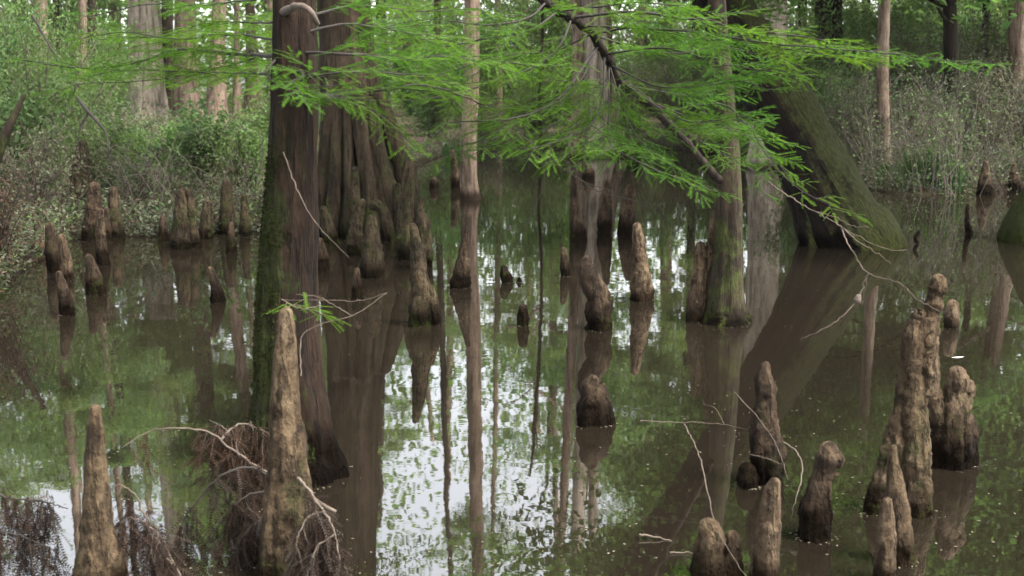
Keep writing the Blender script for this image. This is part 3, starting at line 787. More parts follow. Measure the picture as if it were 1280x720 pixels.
# crowns of the near trees (mostly seen mirrored in the water)
add_crown(bt, pt(440, -300, Yb), .5, .6, rot=.4)
add_crown(bt, pt(400, -520, Yb), .6, .6, rot=1.4)
add_crown(ln, pt(930, -230, Yl), .9, .9, rot=2.4)
add_crown(ln, pt(900, -150, Yl + 1), 1.15, .9, rot=3)
add_crown(re_, pt(1230, -170, Yl), .8, .8, rot=1)
add_crown(re_, pt(1330, -330, Yl), 1.4, 1.2, rot=2)
add_crown(main, (C[-1][0] * 0 + at(365, 588)[0], Ym, 9.5), .9, .8, rot=2)  # crown high out of view, added for the shade it casts
add_crown(sl, (at(905, 403)[0], Ys_, 8.6), .85, .7, rot=5)

# ------------------------------------------------------------------ background trees
TREES = []
def tree(label, path, Y, mat, name='cypress_tree', crowns=(), bough=None, top=22, seg=22, ridge_amp=.16, group=None, seed=None, flare=True):
    seed = seed if seed is not None else path[0][0] * .013 + Y * .1
    p0 = pt(path[0][0], path[0][1], Y)
    z = float(land_z(p0[0], p0[1]))
    root = empty(name, (p0[0], p0[1], max(z, 0)))
    tag(root, label, 'tree', group)
    mb, C, V = trunk_mb(path, Y, top=top, seg=seg, ridge_amp=ridge_amp, seed=seed, step=.16, top_taper=.55, sink=max(.3, p0[2] - z + .3))
    mb.build('trunk', M[mat], root)
    TREES.append((root, path[-1][0], Y))
    if bough: boughs(root, C, *bough, 'bark_grey' if mat != 'bark_dark' else 'bark_dark', int(seed * 100) % 9999)
    for (cx, cy, s, sz) in crowns:
        add_crown(root, pt(cx, cy, Y), s, sz, far=Y > 24, rot=random.uniform(0, 6))
    return root
def yb(py): return at(640, py)[1]
G = 'cypress trunks deep in the wood'
# far left stand
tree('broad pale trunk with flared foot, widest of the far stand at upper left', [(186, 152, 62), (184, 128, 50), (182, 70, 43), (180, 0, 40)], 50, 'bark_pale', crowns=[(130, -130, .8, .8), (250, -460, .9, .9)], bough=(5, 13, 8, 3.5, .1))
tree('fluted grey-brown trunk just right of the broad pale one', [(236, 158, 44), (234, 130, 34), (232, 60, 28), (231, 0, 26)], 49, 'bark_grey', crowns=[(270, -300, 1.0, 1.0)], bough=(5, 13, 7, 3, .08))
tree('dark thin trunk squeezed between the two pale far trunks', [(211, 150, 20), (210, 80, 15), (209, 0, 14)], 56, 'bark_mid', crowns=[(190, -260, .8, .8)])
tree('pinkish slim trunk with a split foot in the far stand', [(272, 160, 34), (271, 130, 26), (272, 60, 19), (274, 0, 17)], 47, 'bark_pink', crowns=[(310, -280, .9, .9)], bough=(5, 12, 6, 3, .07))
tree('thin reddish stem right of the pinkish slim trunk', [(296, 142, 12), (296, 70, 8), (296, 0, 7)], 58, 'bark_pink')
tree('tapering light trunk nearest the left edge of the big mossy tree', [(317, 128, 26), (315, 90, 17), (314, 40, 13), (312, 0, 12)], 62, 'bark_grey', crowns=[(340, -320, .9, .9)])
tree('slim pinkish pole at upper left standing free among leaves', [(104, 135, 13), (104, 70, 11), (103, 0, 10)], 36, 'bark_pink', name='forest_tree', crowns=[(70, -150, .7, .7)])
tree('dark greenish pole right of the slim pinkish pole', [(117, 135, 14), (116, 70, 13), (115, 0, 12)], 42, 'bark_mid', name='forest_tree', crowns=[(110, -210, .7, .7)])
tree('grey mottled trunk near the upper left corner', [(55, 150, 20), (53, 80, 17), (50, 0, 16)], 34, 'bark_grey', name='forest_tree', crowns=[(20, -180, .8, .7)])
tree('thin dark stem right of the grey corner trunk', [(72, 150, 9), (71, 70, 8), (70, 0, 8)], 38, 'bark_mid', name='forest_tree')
tree('leaning broken brown stem at the left edge above the dead bush', [(-30, 262, 18), (-8, 205, 15), (8, 165, 12), (20, 140, 8)], 13.5, 'bark_mid', name='broken_stem', top=1.75)
# centre
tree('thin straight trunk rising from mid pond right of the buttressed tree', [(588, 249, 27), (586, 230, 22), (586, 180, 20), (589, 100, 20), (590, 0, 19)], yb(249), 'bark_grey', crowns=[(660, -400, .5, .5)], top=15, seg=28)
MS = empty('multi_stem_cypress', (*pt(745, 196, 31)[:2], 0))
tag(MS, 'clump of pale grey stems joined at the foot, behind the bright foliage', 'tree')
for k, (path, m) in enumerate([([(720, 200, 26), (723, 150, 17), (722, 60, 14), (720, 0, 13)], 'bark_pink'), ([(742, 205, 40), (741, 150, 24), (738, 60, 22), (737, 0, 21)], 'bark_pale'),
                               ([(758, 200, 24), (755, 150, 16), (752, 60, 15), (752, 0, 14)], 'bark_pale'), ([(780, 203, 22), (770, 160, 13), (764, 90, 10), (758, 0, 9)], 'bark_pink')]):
    mb, C, V = trunk_mb(path, 31 + k * .25, top=19, seg=22, ridge_amp=.2, seed=k + 3.3, step=.1, sink=.5)
    mb.build('stem', M[m], MS)
add_crown(MS, pt(930, -260, 31), .8, .8, True)
tree('thin bent dark sapling in the middle whose dark line runs through the bright reflection', [(676, 190, 5), (674, 120, 4), (678, 40, 4), (676, -80, 5), (668, -200, 5)], 33, 'bark_mid', name='sapling', top=9, bough=(4, 9, 7, 2.4, .05))
tree('thin grey pole just right of the buttressed tree', [(548, 180, 11), (546, 90, 9), (547, 0, 9)], 40, 'bark_mid', name='forest_tree')
tree('pale slim pole left of the middle gap', [(624, 170, 10), (624, 90, 8), (622, 0, 8)], 48, 'bark_grey', name='forest_tree', crowns=[(600, -420, .6, .5)])
tree('grey stem with mottled bark behind the drooping foliage', [(690, 165, 14), (690, 90, 12), (692, 0, 11)], 55, 'bark_grey', name='forest_tree')
# right
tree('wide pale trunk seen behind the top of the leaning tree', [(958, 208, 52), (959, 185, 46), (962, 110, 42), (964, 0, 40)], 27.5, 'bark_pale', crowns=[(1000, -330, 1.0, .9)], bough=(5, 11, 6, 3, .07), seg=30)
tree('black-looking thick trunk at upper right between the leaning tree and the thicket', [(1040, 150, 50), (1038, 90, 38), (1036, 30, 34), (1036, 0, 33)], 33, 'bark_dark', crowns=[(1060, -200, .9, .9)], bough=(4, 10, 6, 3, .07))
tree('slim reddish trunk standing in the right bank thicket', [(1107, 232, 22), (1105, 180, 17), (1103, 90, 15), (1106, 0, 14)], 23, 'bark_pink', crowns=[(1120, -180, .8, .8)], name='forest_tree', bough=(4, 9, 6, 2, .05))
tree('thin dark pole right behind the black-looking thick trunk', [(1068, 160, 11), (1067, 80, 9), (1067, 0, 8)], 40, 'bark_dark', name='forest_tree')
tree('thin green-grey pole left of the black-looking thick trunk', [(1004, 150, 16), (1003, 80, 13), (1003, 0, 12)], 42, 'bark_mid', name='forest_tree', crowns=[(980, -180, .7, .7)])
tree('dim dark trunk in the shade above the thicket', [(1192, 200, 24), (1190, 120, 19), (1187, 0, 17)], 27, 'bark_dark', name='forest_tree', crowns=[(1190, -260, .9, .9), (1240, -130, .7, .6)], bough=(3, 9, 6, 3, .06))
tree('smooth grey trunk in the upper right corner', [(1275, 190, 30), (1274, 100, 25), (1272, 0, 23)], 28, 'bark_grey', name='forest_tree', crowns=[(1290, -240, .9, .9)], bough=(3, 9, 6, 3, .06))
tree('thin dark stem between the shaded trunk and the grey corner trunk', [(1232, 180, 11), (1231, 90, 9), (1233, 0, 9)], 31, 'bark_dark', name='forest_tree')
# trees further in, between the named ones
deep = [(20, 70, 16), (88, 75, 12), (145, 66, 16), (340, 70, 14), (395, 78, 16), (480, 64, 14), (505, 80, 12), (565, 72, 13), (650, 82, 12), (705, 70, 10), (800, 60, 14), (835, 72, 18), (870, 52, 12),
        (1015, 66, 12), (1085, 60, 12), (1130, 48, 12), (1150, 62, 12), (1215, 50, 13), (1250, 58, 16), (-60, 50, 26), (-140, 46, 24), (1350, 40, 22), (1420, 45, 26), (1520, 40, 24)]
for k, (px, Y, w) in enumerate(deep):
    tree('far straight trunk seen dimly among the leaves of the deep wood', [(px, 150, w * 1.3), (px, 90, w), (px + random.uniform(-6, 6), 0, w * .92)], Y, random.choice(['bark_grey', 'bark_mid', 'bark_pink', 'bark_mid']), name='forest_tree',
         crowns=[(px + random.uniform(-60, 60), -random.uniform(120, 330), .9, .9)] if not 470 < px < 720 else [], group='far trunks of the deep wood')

# more foliage on those trees, where the water mirrors it
r2 = np.random.default_rng(5)
def open_sky(px, el):
    o = math.exp(-(((px - 610) / 150) ** 4)) * min(max((el - 260) / 60, 0), 1) * 1.1
    return o + math.exp(-(((px - 70) / 170) ** 4)) * min(max((el - 230) / 60, 0), 1) * 1.0
for root, tx, Y in TREES:
    if root.name.startswith('sapling'): continue
    for q in range(3):
        px = tx + r2.normal(0, 2.4) / Y * F; el = r2.uniform(110, 680)
        if Y < 45 and abs(px - 160) < 75 + 2.4 / Y * F: continue
        if Y < 30 and abs(px - 660) < 90 + 2 / Y * F: continue
        if el * Y / F < 2.2 or el * Y / F > 17 or open_sky(px, el) > r2.random(): continue
        add_crown(root, pt(px, 100 - el, Y + r2.uniform(-1, 1)), r2.uniform(.7, 1.05), r2.uniform(.55, .85), Y > 24, r2.uniform(0, 6))
for root, px, el, Y, s_ in [(ln, 960, 330, 16, .8), (ln, 1080, 420, 15, .75), (ln, 920, 430, 14, .6), (re_, 1190, 520, 13, .7), (re_, 1290, 420, 14, .8), (re_, 1090, 640, 12, .5), (sl, 900, 580, 11, .45), (bt, 420, 560, 15, .45), (bt, 310, 420, 16, .5)]:
    add_crown(root, pt(px, 100 - el, Y), s_, s_ * .8, False, r2.uniform(0, 6))

# ------------------------------------------------------------------ far woodland: one leafy mass closing the view
fw = MB()
n = 150000
Yw = rng.uniform(58, 100, n)
pxw = rng.uniform(-500, 1780, n)
el = rng.random(n) ** 1.25 * 830 - 80          # pixels above the horizon line
Pw = np.stack([(pxw - 640) / F * Yw, Yw, H + el / F * Yw], 1)
def vnoise(P, f, o):
    return np.array([noise.noise(Vector((p[0] * f + o, p[1] * f * .3, p[2] * f))) for p in P])
nz = vnoise(Pw, .10, 3) + .6 * vnoise(Pw, .32, 9) + .55 * vnoise(Pw, .95, 17)
open_mid = np.exp(-(((pxw - 615) / 150) ** 2)) * np.clip((el - 270) / 110, 0, 1) * .74
open_left = np.exp(-(((pxw - 100) / 150) ** 2)) * np.clip((el - 220) / 90, 0, 1) * .78
open_r = np.exp(-(((pxw - 1010) / 90) ** 2)) * np.clip((el - 260) / 120, 0, 1) * .5
keep = nz + .55 + np.clip((150 - el) / 80, 0, 1) * .6 - 1.0 * open_mid - .9 * open_left - .8 * open_r - np.clip((el - 330) / 600, 0, 1) > 0
Pw = Pw[keep & (Pw[:, 2] > .1)]
n = 34000
Yw = rng.uniform(75, 115, n)
Pl = np.stack([(rng.uniform(-500, 1780, n) - 640) / F * Yw, Yw, H + rng.uniform(-60, 165, n) / F * Yw], 1)
Pw = np.concatenate([Pw, Pl[Pl[:, 2] > .1]])
leaves(fw, Pw, .42, .4, .6)
tag(fw.build('far_woodland', M['leaf_far'], smooth=False), 'leafy green mass of the far wood closing the view', 'woodland', kind='stuff')

# ------------------------------------------------------------------ shrubs and bank growth
def shrub_mesh(seed, n, size, m, stems=14, spread=1.0):
    r = np.random.default_rng(seed)
    st, lf = MB(), MB()
    pts = []
    for k in range(stems):
        a = r.uniform(0, 2 * math.pi); q = r.uniform(.1, .8) * spread
        h = r.uniform(.55, 1.05)
        p = np.array([(0.05 * math.cos(a), .05 * math.sin(a), -.1), (q * .4 * math.cos(a), q * .4 * math.sin(a), h * .55), (q * math.cos(a), q * math.sin(a), h)]) + r.normal(0, .04, (3, 3))
        C = catmull(p, 9)
        sweep(st, C, np.linspace(.012, .004, 9), 4)
        for b in range(5):
            i = r.integers(2, 8); d = unit(r.normal(0, 1, 3) + (0, 0, .4)) * r.uniform(.12, .35)
            sweep(st, np.array([C[i], C[i] + d * .5 + (0, 0, .02), C[i] + d]), [.005, .003, .002], 3, cap=False)
            pts.append((C[i] + d * .7, .14))
        pts.append((C[-1], .16))
    per = n // len(pts)
    P = np.concatenate([c + r.normal(0, s * .7, (per, 3)) * (1, 1, .8) for c, s in pts])
    P = P[P[:, 2] > .02]
    leaves(lf, P, size, .7, .5)
    return st.mesh('stems', M['wood_twig' if m != 'leaf_dead' else 'wood_dark']), lf.mesh('foliage', M[m], smooth=False)
SHR_BIG = {'green': [shrub_mesh(400 + k, 8000, .036, 'leaf_shrub', 22) for k in range(2)], 'grey': [shrub_mesh(410 + k, 5000, .03, 'leaf_grey', 30) for k in range(2)],
           'bright': [shrub_mesh(420 + k, 7000, .04, 'leaf_fresh', 22) for k in range(2)]}
SHR = {'green': [shrub_mesh(300 + k, 2600, .07, 'leaf_shrub') for k in range(4)],
       'grey': [shrub_mesh(320 + k, 1500, .05, 'leaf_grey', 22) for k in range(3)],
       'bright': [shrub_mesh(340 + k, 2200, .09, 'leaf_fresh') for k in range(3)],
       'dead': [shrub_mesh(360 + k, 2600, .05, 'leaf_dead', 26) for k in range(2)]}
def shrub(label, kind, px, py, Y, h, w, group=None, name='shrub'):
    p = pt(px, py, Y); z = float(land_z(p[0], p[1]))
    root = empty(name, (p[0], p[1], max(z, -.05)))
    tag(root, label, 'shrub', group)
    s, f = random.choice((SHR_BIG if w > 1.35 and kind in SHR_BIG else SHR)[kind])
    for nm, me in (('stems', s), ('foliage', f)):
        o = bpy.data.objects.new(nm, me); COL.objects.link(o); o.parent = root
    root.rotation_euler = (0, 0, random.uniform(0, 6.28))
    root.scale = (w, w, h)
    return root
shrub('brown dead bush hanging over the water at the far left edge', 'dead', 0, 340, 11.6, 1.0, .6, name='dead_bush')
shrub('withered brown bush behind the dead one at the left edge', 'dead', -80, 320, 12.5, 1.1, .8, name='dead_bush')
shrub('grey-leaved bush above the straight grey-brown knee', 'grey', 40, 270, 15.5, 1.15, .9)
shrub('leafy green bush on the left bank above the dark upright knee', 'green', 115, 255, 18.0, 1.1, 1.0)
shrub('low brown-grey bush at the waterline between the bank knees', 'grey', 175, 280, 16.8, .8, .9)
shrub('bright green bush above the fat mossy knee', 'green', 255, 240, 18.5, 1.15, 1.1)
shrub('small leafy bush touching the left side of the big mossy trunk', 'bright', 312, 255, 18.8, .9, .7)
shrub('pale thicket bush behind the leafy green bank bush', 'grey', 150, 230, 21, 1.3, 1.3)
shrub('tall green bush in front of the broad pale far trunk', 'green', 190, 205, 23, .85, 1.4)
shrub('spreading green bush at the left edge over the dead bush', 'green', 20, 225, 17.5, 1.6, 1.2)
shrub('bluish-green broad-leaved bush at upper left', 'green', 50, 160, 20, 2.6, 1.5)
shrub('light green bush below the pinkish slim far trunk', 'bright', 265, 205, 24, .8, 1.2)
shrub('green bush under the slim pinkish pole', 'green', 95, 190, 25, 1.9, 1.5)
shrub('light bush at the edge of the far pond behind the big trunk', 'green', 320, 200, 27, 1.1, 1.1)
shrub('dense bush left behind the grey corner trunk', 'bright', 20, 130, 30, 3.4, 2.2)
shrub('green bush standing behind the thin dark corner stem', 'bright', 110, 160, 33, 2.0, 1.8)
shrub('low brush behind the ribs of the buttressed tree', 'green', 420, 210, 27, 1.5, 1.4)
shrub('pale green bush on the far bank left of the thin pond trunk', 'bright', 540, 185, 36, 2.4, 1.8)
shrub('brownish reedy bush on the far bank right of the thin pond trunk', 'grey', 605, 184, 36, 1.3, 1.6)
shrub('light bush on the far bank behind the low dark stub', 'green', 665, 180, 37, 2.0, 1.9)
shrub('grey twiggy bush right behind the multi-stemmed clump', 'grey', 790, 184, 37, 2.0, 1.9)
shrub('grey-green bush on the far bank left of the slender trunk', 'grey', 850, 186, 36, 2.2, 2.0)
shrub('bush filling the gap between the slender and the leaning trunk', 'green', 925, 190, 33, 2.2, 1.8)
shrub('light fresh-leaved sapling bush over the stumpy mossy knee', 'bright', 232, 225, 20.5, .95, .9)
shrub('fresh green bush at the bank edge right below the far pond', 'bright', 298, 235, 20, .85, .8)
shrub('large-leaved bright bush left of the fat mossy knee', 'bright', 165, 240, 19.5, .8, .8)
tb = 'grey twiggy bushes of the right bank thicket'
for k, (px, Y, h, w, kind) in enumerate([(1010, 25, 2.0, 1.5, 'green'), (1065, 24, 1.7, 1.4, 'grey'), (1125, 23.5, 1.5, 1.3, 'grey'), (1180, 24, 1.9, 1.4, 'grey'), (1235, 23.5, 1.8, 1.3, 'grey'), (1290, 24, 2.0, 1.5, 'grey'), (1345, 23.5, 1.9, 1.4, 'grey'),
                                         (1040, 29, 3.0, 1.9, 'green'), (1100, 30, 2.8, 2.0, 'grey'), (1160, 29, 3.0, 1.9, 'grey'), (1225, 30, 3.0, 2.0, 'grey'), (1290, 30, 3.2, 2.0, 'green'), (1090, 36, 4.0, 2.4, 'green'), (1160, 37, 4.2, 2.5, 'green'), (1240, 37, 4.2, 2.5, 'bright'), (1310, 36, 4, 2.4, 'green'), (1000, 38, 3.6, 2.3, 'green')]):
    shrub('grey twiggy bush in the tangled thicket on the right bank', kind, px, 230, Y, h, w, tb)
mg = 'leafy bushes in front of the far wood'
for k in range(34):
    px = -60 + k * 40 + random.uniform(-15, 15)
    if 145 < px < 345: continue
    Yk = random.uniform(42, 58)
    shrub('leafy bush at the foot of the far wood between the trunks', random.choice(['bright', 'bright', 'green']), px, 150, Yk, random.uniform(2.5, 5.0), random.uniform(2.2, 3.2), mg)

# tangled twigs, grass and leaf litter of the banks
tw = MB(); lf = MB()
lf2 = MB()
k = 0
while k < 120:
    px = rng.uniform(985, 1430); Yk = 20.3 + 7.5 * rng.random() ** 1.4
    c0 = pt(px, 230, Yk)
    if shore(c0[0], c0[1]) < -.1: continue
    k += 1
    ch = rng.uniform(.45, 2.0) * (1 if rng.random() > .25 else .5); cr = rng.uniform(.2, .7); green = rng.random() < .4
    for q in range(int(rng.uniform(6, 18))):
        p = c0 + (rng.normal(0, cr * .6), rng.normal(0, cr * .5), 0)
        z = max(float(land_z(p[0], p[1])), -.02); b = np.array((p[0], p[1], z - .05))
        h = ch * rng.uniform(.5, 1.15); d = rng.normal(0, .5, 2) * min(1, h)
        bend = rng.normal(0, .12, 2)
        tube(tw, [b, b + (d[0] * .25 + bend[0], d[1] * .25, h * .5), b + (d[0] * .6, d[1] * .6 + bend[1], h * .85), b + (d[0] * 1.15, d[1] * 1.15, h * rng.uniform(.75, 1.0))], rng.uniform(.004, .010), .002, 3, 8)
        nl = int(rng.uniform(6, 26))
        u = rng.uniform(.15, 1.1, nl)
        leaves(lf2 if green else lf, b + np.stack([d[0] * u + rng.normal(0, .12, nl), d[1] * u + rng.normal(0, .12, nl), u * h + rng.normal(0, .06, nl)], 1), .06, .5, .5)
k = 0
while k < 330:
    px = rng.uniform(-120, 330); Yk = 15.5 + 9 * rng.random() ** 1.3
    p = pt(px, 230, Yk)
    if shore(p[0], p[1]) < -.05: continue
    k += 1
    b = np.array((p[0], p[1], float(land_z(p[0], p[1])) - .05)); h = rng.uniform(.35, 1.3); d = rng.normal(0, .6, 2) * h
    tube(tw, [b, b + (d[0] * .3, d[1] * .3, h * .55), b + (d[0] * .7, d[1] * .7, h * .9), b + (d[0] * 1.2, d[1] * 1.2, h * rng.uniform(.7, 1))], rng.uniform(.004, .009), .002, 3, 8, .012)
o = tw.build('undergrowth', M['wood_bank']); tag(o, 'tangle of bare grey twigs on both banks', 'undergrowth', kind='stuff')
tag(lf.build('undergrowth', M['leaf_grey'], smooth=False), 'small grey-green leaves among the twigs of the right bank', 'undergrowth', kind='stuff')

tag(lf2.build('undergrowth', M['leaf_shrub'], smooth=False), 'green leaves among the twigs of the right bank', 'undergrowth', kind='stuff')

def blades(mb, b, n, h, r):
    for q in range(n):
        a = rng.uniform(0, 6.28); s = rng.uniform(0, r)
        p0 = b + (s * math.cos(a), s * math.sin(a), -.03)
        hh = h * rng.uniform(.5, 1.1); o = rng.normal(0, .35, 2) * hh
        p1 = p0 + (o[0] * .3, o[1] * .3, hh * .7); p2 = p0 + (o[0], o[1], hh * rng.uniform(.6, 1.0))
        w = rng.uniform(.004, .009); sd = unit((-o[1], o[0], 0)) * w + (w, 0, 0)
        mb.add([p0 - sd, p0 + sd, p1 + sd * .8, p1 - sd * .8, p2], np.array([(0, 1, 2, 3)]))
        mb.f.append(np.array([(mb.nv - 2, mb.nv - 3, mb.nv - 1)]))
for k, (px, py, n, h, lab) in enumerate([(1140, 238, 130, .85, 'tuft of long green grass left of centre at the right bank edge'), (1168, 239, 150, .9, 'largest tuft of arching grass at the right bank edge'), (1190, 240, 90, .65, 'shorter grass tuft beside the largest one on the right bank'),
                                         (1105, 236, 80, .6, 'thin grass tuft close to the leaning trunk on the right bank'), (565, 200, 90, .6, 'brownish grass tuft by the thin pond trunk on the far bank')]):
    p = at(px, py); g_ = MB(); p[2] = max(float(land_z(p[0], p[1])), 0.0)
    blades(g_, p, n, h, .3)
    o = g_.build('grass_tuft', M['leaf_grass'], smooth=False); tag(o, lab, 'grass tuft', 'grass tufts along the banks')

gc = MB()
n = 60000
px = rng.uniform(-700, 1900, n); Yk = 11 + 45 * rng.random(n) ** 1.6
P = np.stack([(px - 640) / F * Yk, Yk, 0 * Yk], 1)
s_ = shore(P[:, 0], P[:, 1]); P = P[s_ > -.1]
P[:, 2] = land_z(P[:, 0], P[:, 1]) + rng.random(len(P)) ** 2 * .35
leaves(gc, P, .075, .8, .55)
tag(gc.build('ground_cover', M['leaf_shrub'], smooth=False), 'low green leaves covering the banks', 'ground cover', kind='stuff')
for nm, n, m, lab in (('ground_cover', 40000, 'leaf_grey', 'low grey-green growth leaning over the waterline'), ('leaf_litter', 9000, 'leaf_dead', 'dead brown leaves caught in the growth at the waterline')):
    gc = MB()
    px = rng.uniform(-500, 1600, n)
    ys_ = np.interp((px - 640) / F, S_t, S_y)
    Yk = ys_ + rng.random(n) ** 1.5 * 3.2 - .35
    P = np.stack([(px - 640) / F * Yk, Yk, 0 * Yk], 1)
    nzv = np.array([noise.noise(Vector((p[0] * .9, p[1] * .9, 4.0))) for p in P])
    s_ = shore(P[:, 0], P[:, 1]); kp = (s_ > -.22) & (nzv > -.22); P = P[kp]; nzv = nzv[kp]
    P[:, 2] = np.maximum(land_z(P[:, 0], P[:, 1]), .03) + rng.random(len(P)) ** 1.4 * (.25 + .6 * np.maximum(nzv, 0))
    leaves(gc, P, .06, .5, .5)
    tag(gc.build(nm, M[m], smooth=False), lab, nm.replace('_', ' '), kind='stuff')
gc = MB()
n = 22000
px = rng.uniform(-700, 1900, n); Yk = 11 + 30 * rng.random(n) ** 1.6
P = np.stack([(px - 640) / F * Yk, Yk, 0 * Yk], 1)
s_ = shore(P[:, 0], P[:, 1]); P = P[(s_ > -.05) & (s_ < 4)]
P[:, 2] = np.maximum(land_z(P[:, 0], P[:, 1]), 0) + .015 + rng.random(len(P)) ** 3 * .12
leaves(gc, P, .07, 1.5, .5)
tag(gc.build('leaf_litter', M['leaf_dead'], smooth=False), 'fallen brown leaves along the waterline', 'leaf litter', kind='stuff')

# ------------------------------------------------------------------ dead branches at lower left
def dead_branch(label, pts, r0, strings, slen, seed=0, dark=False, woodm='wood_twig', name='dead_branch', extra=()):
    r = np.random.default_rng(seed)
    w, f = MB(), MB()
    C = tube(w, px3(pts), r0, .002, 6, 40, .002)
    for e in extra: tube(w, px3(e), r0 * .7, .0015, 5, 20, .002)
    srcs = [C] + [catmull(px3(e), 20) for e in extra]
    mats = []
    for k in range(strings):
        S_ = srcs[r.integers(0, len(srcs))]
        i = int(r.uniform(.12, 1) * (len(S_) - 1)); p = S_[i] + r.normal(0, .012, 3)
        L = r.uniform(*slen); d = unit(r.normal(0, .16, 3) + (0, 0, -1))
        Q = [p]
        out = unit(r.normal(0, 1, 3) * (1, 1, 0)) * r.uniform(.01, .06)
        m_ = max(3, int(L / .035))
        for q in range(m_):
            dd = unit(d + out * (6 if q == 0 else 0) + r.normal(0, .12, 3)); Q.append(Q[-1] + dd * L / m_)
        Q = [q for q in Q if q[2] > -.03]
        if len(Q) < 3: continue
        Q = np.array(Q)
        sweep(w, Q, np.linspace(.0016, .0009, len(Q)), 3, cap=False)
        for q in range(len(Q) - 1):
            for s in range(3):
                x = unit(Q[q + 1] - Q[q] + r.normal(0, .014, 3)); z = unit(r.normal(0, 1, 3)); y = unit(np.cross(z, x)); z = np.cross(x, y)
                k_ = r.uniform(.6, 1.25)
                mats.append((Q[q], x * k_, y * k_, z * k_))
    place_templates(f, mats, ND_V, ND_F)
    o = w.build(name, M[woodm]); tag(o, label, 'dead branch')
    f.build('dead_foliage', M['needle_dead'], o, smooth=False)
    return o
dead_branch('brown dead branch arching left behind the tallest tan knee, hung with withered sprays', [(420, 640, 5.0), (335, 592, 4.95), (290, 562, 4.9), (262, 541, 4.9), (225, 535, 4.85), (185, 540, 4.85), (152, 560, 4.8)], .009, 75, (.08, .22), 1,
            extra=[[(275, 550, 4.9), (300, 530, 5.0), (325, 537, 5.0), (342, 545, 5.0)], [(300, 570, 4.9), (285, 540, 5.0), (262, 525, 5.1)]])
dead_branch('dark dead branch sagging to the water left of the tallest tan knee', [(345, 600, 4.9), (310, 584, 4.85), (275, 596, 4.8), (245, 628, 4.8), (228, 655, 4.8), (240, 682, 4.75)], .007, 70, (.10, .26), 2, woodm='wood_dark',
            extra=[[(345, 612, 4.85), (310, 620, 4.8), (280, 645, 4.75), (262, 672, 4.7)], [(340, 640, 4.8), (312, 660, 4.7), (290, 690, 4.65)]])
dead_branch('brown withered branch rising beside the smooth tan knee at lower left', [(232, 735, 4.3), (205, 690, 4.35), (185, 655, 4.4), (170, 620, 4.4), (150, 606, 4.4), (138, 612, 4.4)], .008, 62, (.08, .22), 3,
            extra=[[(225, 720, 4.3), (195, 665, 4.35), (165, 648, 4.4), (146, 655, 4.4)], [(215, 705, 4.3), (200, 685, 4.3), (196, 650, 4.3)]])
dead_branch('dark withered branch with hanging sprays in the bottom left corner', [(-40, 600, 4.5), (10, 622, 4.5), (50, 626, 4.5), (85, 636, 4.5)], .006, 60, (.08, .2), 4, woodm='wood_dark',
            extra=[[(-30, 660, 4.4), (20, 668, 4.4), (70, 690, 4.4)]])
dead_branch('pale dead spray drooping from the right side of the tallest tan knee', [(372, 598, 4.42), (390, 618, 4.36), (408, 645, 4.3), (420, 672, 4.28), (426, 710, 4.25), (428, 740, 4.25)], .006, 55, (.12, .34), 5, woodm='wood_pale',
            extra=[[(404, 640, 4.3), (385, 648, 4.3), (372, 672, 4.28), (370, 700, 4.28)], [(418, 668, 4.28), (398, 682, 4.25), (388, 708, 4.22), (378, 735, 4.2)]])

def twig(label, runs, m='wood_twig', name='fallen_twig', r=.005):
    mb = MB()
    for q, pts in enumerate(runs):
        tube(mb, px3(pts), r * .75 if q == 0 else r * .5, .0012, 5, len(pts) * 6, .0018)
    return tag(mb.build(name, M[m]), label, 'twig')
twig('long pale twig left of the dark spire, bending down to the bottom edge', [[(855, 530, 5.6), (872, 565, 5.2), (883, 610, 4.9), (895, 655, 4.6), (912, 690, 4.3), (935, 725, 4.1)]], 'wood_twig')
twig('thin bare twig lying across the water towards the dark spire', [[(800, 526, 5.9), (850, 528, 5.85), (905, 530, 5.8), (945, 540, 5.7)], [(905, 530, 5.8), (895, 512, 5.85), (878, 503, 5.9)]], 'wood_twig', r=.0035)
twig('slanting twig leaning on the right side of the dark spire', [[(918, 490, 5.7), (950, 525, 5.55), (972, 560, 5.4), (985, 600, 5.2)], [(938, 568, 5.4), (960, 574, 5.35), (980, 582, 5.3)]], 'wood_twig', r=.0035)
twig('pale hooked twig between the dark spire and the hooded knee', [[(980, 553, 5.5), (996, 565, 5.4), (1003, 585, 5.3), (996, 620, 5.1), (988, 650, 5.0)]], 'wood_pale', r=.005)
twig('forked dead twig in front of the big mossy trunk above the tallest knee', [[(376, 470, 5.0), (378, 420, 5.1), (410, 402, 5.1), (440, 395, 5.1), (484, 366, 5.2)], [(352, 376, 5.3), (400, 375, 5.2), (450, 376, 5.2), (484, 366, 5.2)], [(440, 395, 5.1), (400, 372, 5.1), (370, 368, 5.1)]], 'wood_twig', r=.004)
twig('long thin stem slanting down from the big mossy trunk', [[(354, 190, 5.6), (375, 245, 5.5), (400, 285, 5.5), (436, 322, 5.6)]], 'wood_twig', r=.005)
twig('dead forked twig hanging over the left bank', [[(96, 122, 9.5), (112, 142, 9.4), (132, 166, 9.4), (138, 195, 9.3), (143, 212, 9.3)], [(110, 142, 9.4), (100, 160, 9.4), (98, 190, 9.4)], [(138, 188, 9.3), (130, 205, 9.3)], [(40, 20, 9.8), (75, 80, 9.6), (96, 122, 9.5)]], 'wood_dark', r=.022)
twig('pale floating stick on the water left of the double-headed knee', [[(800, 630, 4.95), (830, 636, 4.93), (862, 643, 4.9)]], 'wood_pale', r=.007)
twig('bleached floating stick just below the other one', [[(838, 661, 4.78), (870, 661, 4.78)]], 'wood_pale', r=.006)
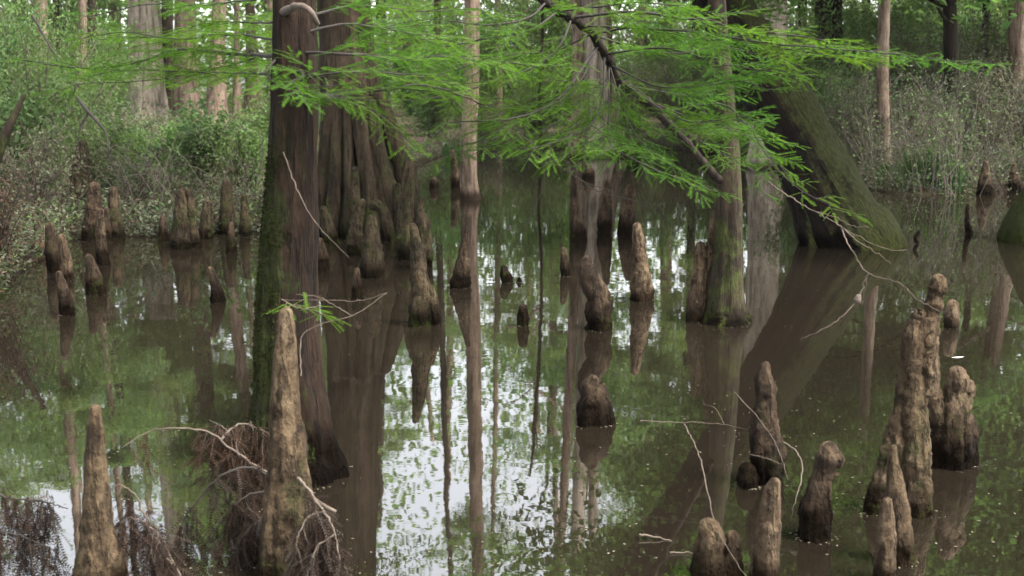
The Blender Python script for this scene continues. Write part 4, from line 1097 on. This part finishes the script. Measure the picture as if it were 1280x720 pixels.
for o in [o for o in COL.objects if o.name.startswith('fallen_twig') and 'floating' in o.get('label', '')]:
    v = np.empty(len(o.data.vertices) * 3); o.data.vertices.foreach_get('co', v); v = v.reshape(-1, 3); v[:, 2] += .004 - v[:, 2].mean(); o.data.vertices.foreach_set('co', v.ravel())
# small green spray by the forked twig
w, f = MB(), MB()
spray(px3([(352, 374, 5.3), (372, 384, 5.2), (396, 388, 5.2), (410, 396, 5.15)]), .003, .001, twig=.12, gap=.03, wood=w, fol=f)
o = w.build('cypress_sprig', M['wood_twig']); tag(o, 'small faded green sprig caught on the forked twig by the big mossy trunk', 'sprig')
f.build('foliage', M['needle'], o, smooth=False)

# floating leaf (white) and specks on the water
mb = MB()
c = at(1197, 448); mb.add([c + (-.045, 0, .006), c + (0, -.012, .006), c + (.05, .004, .012), c + (0, .014, .008)], np.array([(0, 1, 2, 3)]))
tag(mb.build('floating_leaf', plain('leaf_white', (.6, .6, .55), (.75, .75, .7)), smooth=False), 'single whitish leaf floating beside the largest knee', 'leaf')
mb = MB()
P = []
while len(P) < 260:
    p = at(rng.uniform(-20, 1300), rng.uniform(250, 719))
    if shore(p[0], p[1]) < -.1: P.append(p + (0, 0, .004))
for o in list(COL.objects):
    if o.name.startswith('cypress_knee') or (o.name.startswith('trunk') and o.parent in (main, sl, ln)):
        v = np.empty(len(o.data.vertices) * 3); o.data.vertices.foreach_get('co', v); v = v.reshape(-1, 3)
        v = v + np.array(o.matrix_basis.translation) + (np.array(o.parent.location) if o.parent else 0)
        ring = v[abs(v[:, 2]) < .03]
        if len(ring) < 6: continue
        c = ring.mean(0)
        for q in range(26):
            p = ring[rng.integers(0, len(ring))]
            p = c + (p - c) * rng.uniform(1.0, 1.35); P.append(np.array((p[0], p[1], .004)))
k = 0
while k < 900:
    p = at(rng.uniform(-20, 1300), 210 + 510 * rng.random() ** 1.5)
    if shore(p[0], p[1]) > -.1 or noise.noise(Vector((p[0] * .8, p[1] * .35, 2.0))) < rng.uniform(-.1, .5): continue
    P.append(p + (0, 0, .004)); k += 1
P = np.array(P); n = len(P)
d = rng.normal(0, 1, (n, 3)); d[:, 2] = 0; d /= np.linalg.norm(d, axis=1)[:, None]; s = np.stack([-d[:, 1], d[:, 0], 0 * d[:, 0]], 1)
k = rng.uniform(.002, .010, n)[:, None]
mb.add(np.stack([P - d * k, P + s * k * .5, P + d * k, P - s * k * .5], 1).reshape(-1, 3), np.arange(n * 4).reshape(-1, 4))
tag(mb.build('floating_debris', plain('debris', (.07, .058, .036), (.16, .14, .10), scale=4), smooth=False), 'specks of leaf and bark floating on the water', 'debris', kind='stuff')

# ------------------------------------------------------------------ damp air
mb = MB()
x0, x1, y0, y1, z0, z1 = -168, 168, -38, 186, -1.6, 45
mb.add([(x0, y0, z0), (x1, y0, z0), (x1, y1, z0), (x0, y1, z0), (x0, y0, z1), (x1, y0, z1), (x1, y1, z1), (x0, y1, z1)],
       np.array([(3, 2, 1, 0), (4, 5, 6, 7), (0, 1, 5, 4), (1, 2, 6, 5), (2, 3, 7, 6), (3, 0, 4, 7)]))
hm, hn = nt_new('haze'); hg = N(hn)
pv = hg('ShaderNodeVolumePrincipled', Density=.00014, Anisotropy=.2); pv.inputs['Color'].default_value = (.93, .95, .93, 1)
ho = hg('ShaderNodeOutputMaterial'); hn.links.new(pv.outputs[0], ho.inputs['Volume'])
tag(mb.build('haze', hm, smooth=False), 'thin damp haze in the swamp air', 'haze', kind='stuff')

# ------------------------------------------------------------------ light
SUN_EL, SUN_AZ = 58, 118                  # azimuth clockwise from +Y
w = bpy.data.worlds.new("World"); sc.world = w; w.use_nodes = True
nt = w.node_tree; bg = nt.nodes['Background']
sky = nt.nodes.new('ShaderNodeTexSky'); sky.sky_type = 'NISHITA'; sky.sun_disc = False
sky.sun_elevation = R(SUN_EL); sky.sun_rotation = R(SUN_AZ); sky.air_density = 1.0; sky.dust_density = 3.0; sky.ozone_density = .6
gN = N(nt)
bw_ = gN('ShaderNodeRGBToBW', Color=sky.outputs[0]).outputs[0]     # thin overcast: the blue is washed out
nt.links.new(gN.mixc(.85, sky.outputs[0], bw_), bg.inputs[0]); bg.inputs[1].default_value = .15
sd = bpy.data.lights.new('sun', 'SUN'); sd.energy = 2.0; sd.angle = R(22); sd.color = (1, .95, .86)
so = bpy.data.objects.new('sun', sd); COL.objects.link(so)
dv = Vector((math.sin(R(SUN_AZ)) * math.cos(R(SUN_EL)), math.cos(R(SUN_AZ)) * math.cos(R(SUN_EL)), math.sin(R(SUN_EL))))
so.rotation_euler = dv.to_track_quat('Z', 'Y').to_euler(); so.location = (0, 0, 40)

sc.view_settings.view_transform = 'Standard'; sc.view_settings.look = 'None'; sc.view_settings.gamma = 1
sc.view_settings.use_curve_mapping = False
sc.view_settings.exposure = 2.65
cy = sc.cycles
sc.render.engine = 'CYCLES'
cy.max_bounces = 6; cy.diffuse_bounces = 3; cy.glossy_bounces = 2; cy.transmission_bounces = 3; cy.transparent_max_bounces = 4
cy.caustics_reflective = False; cy.caustics_refractive = False
cy.sample_clamp_indirect = 6
try:
    cy.use_denoising = True
except Exception: pass
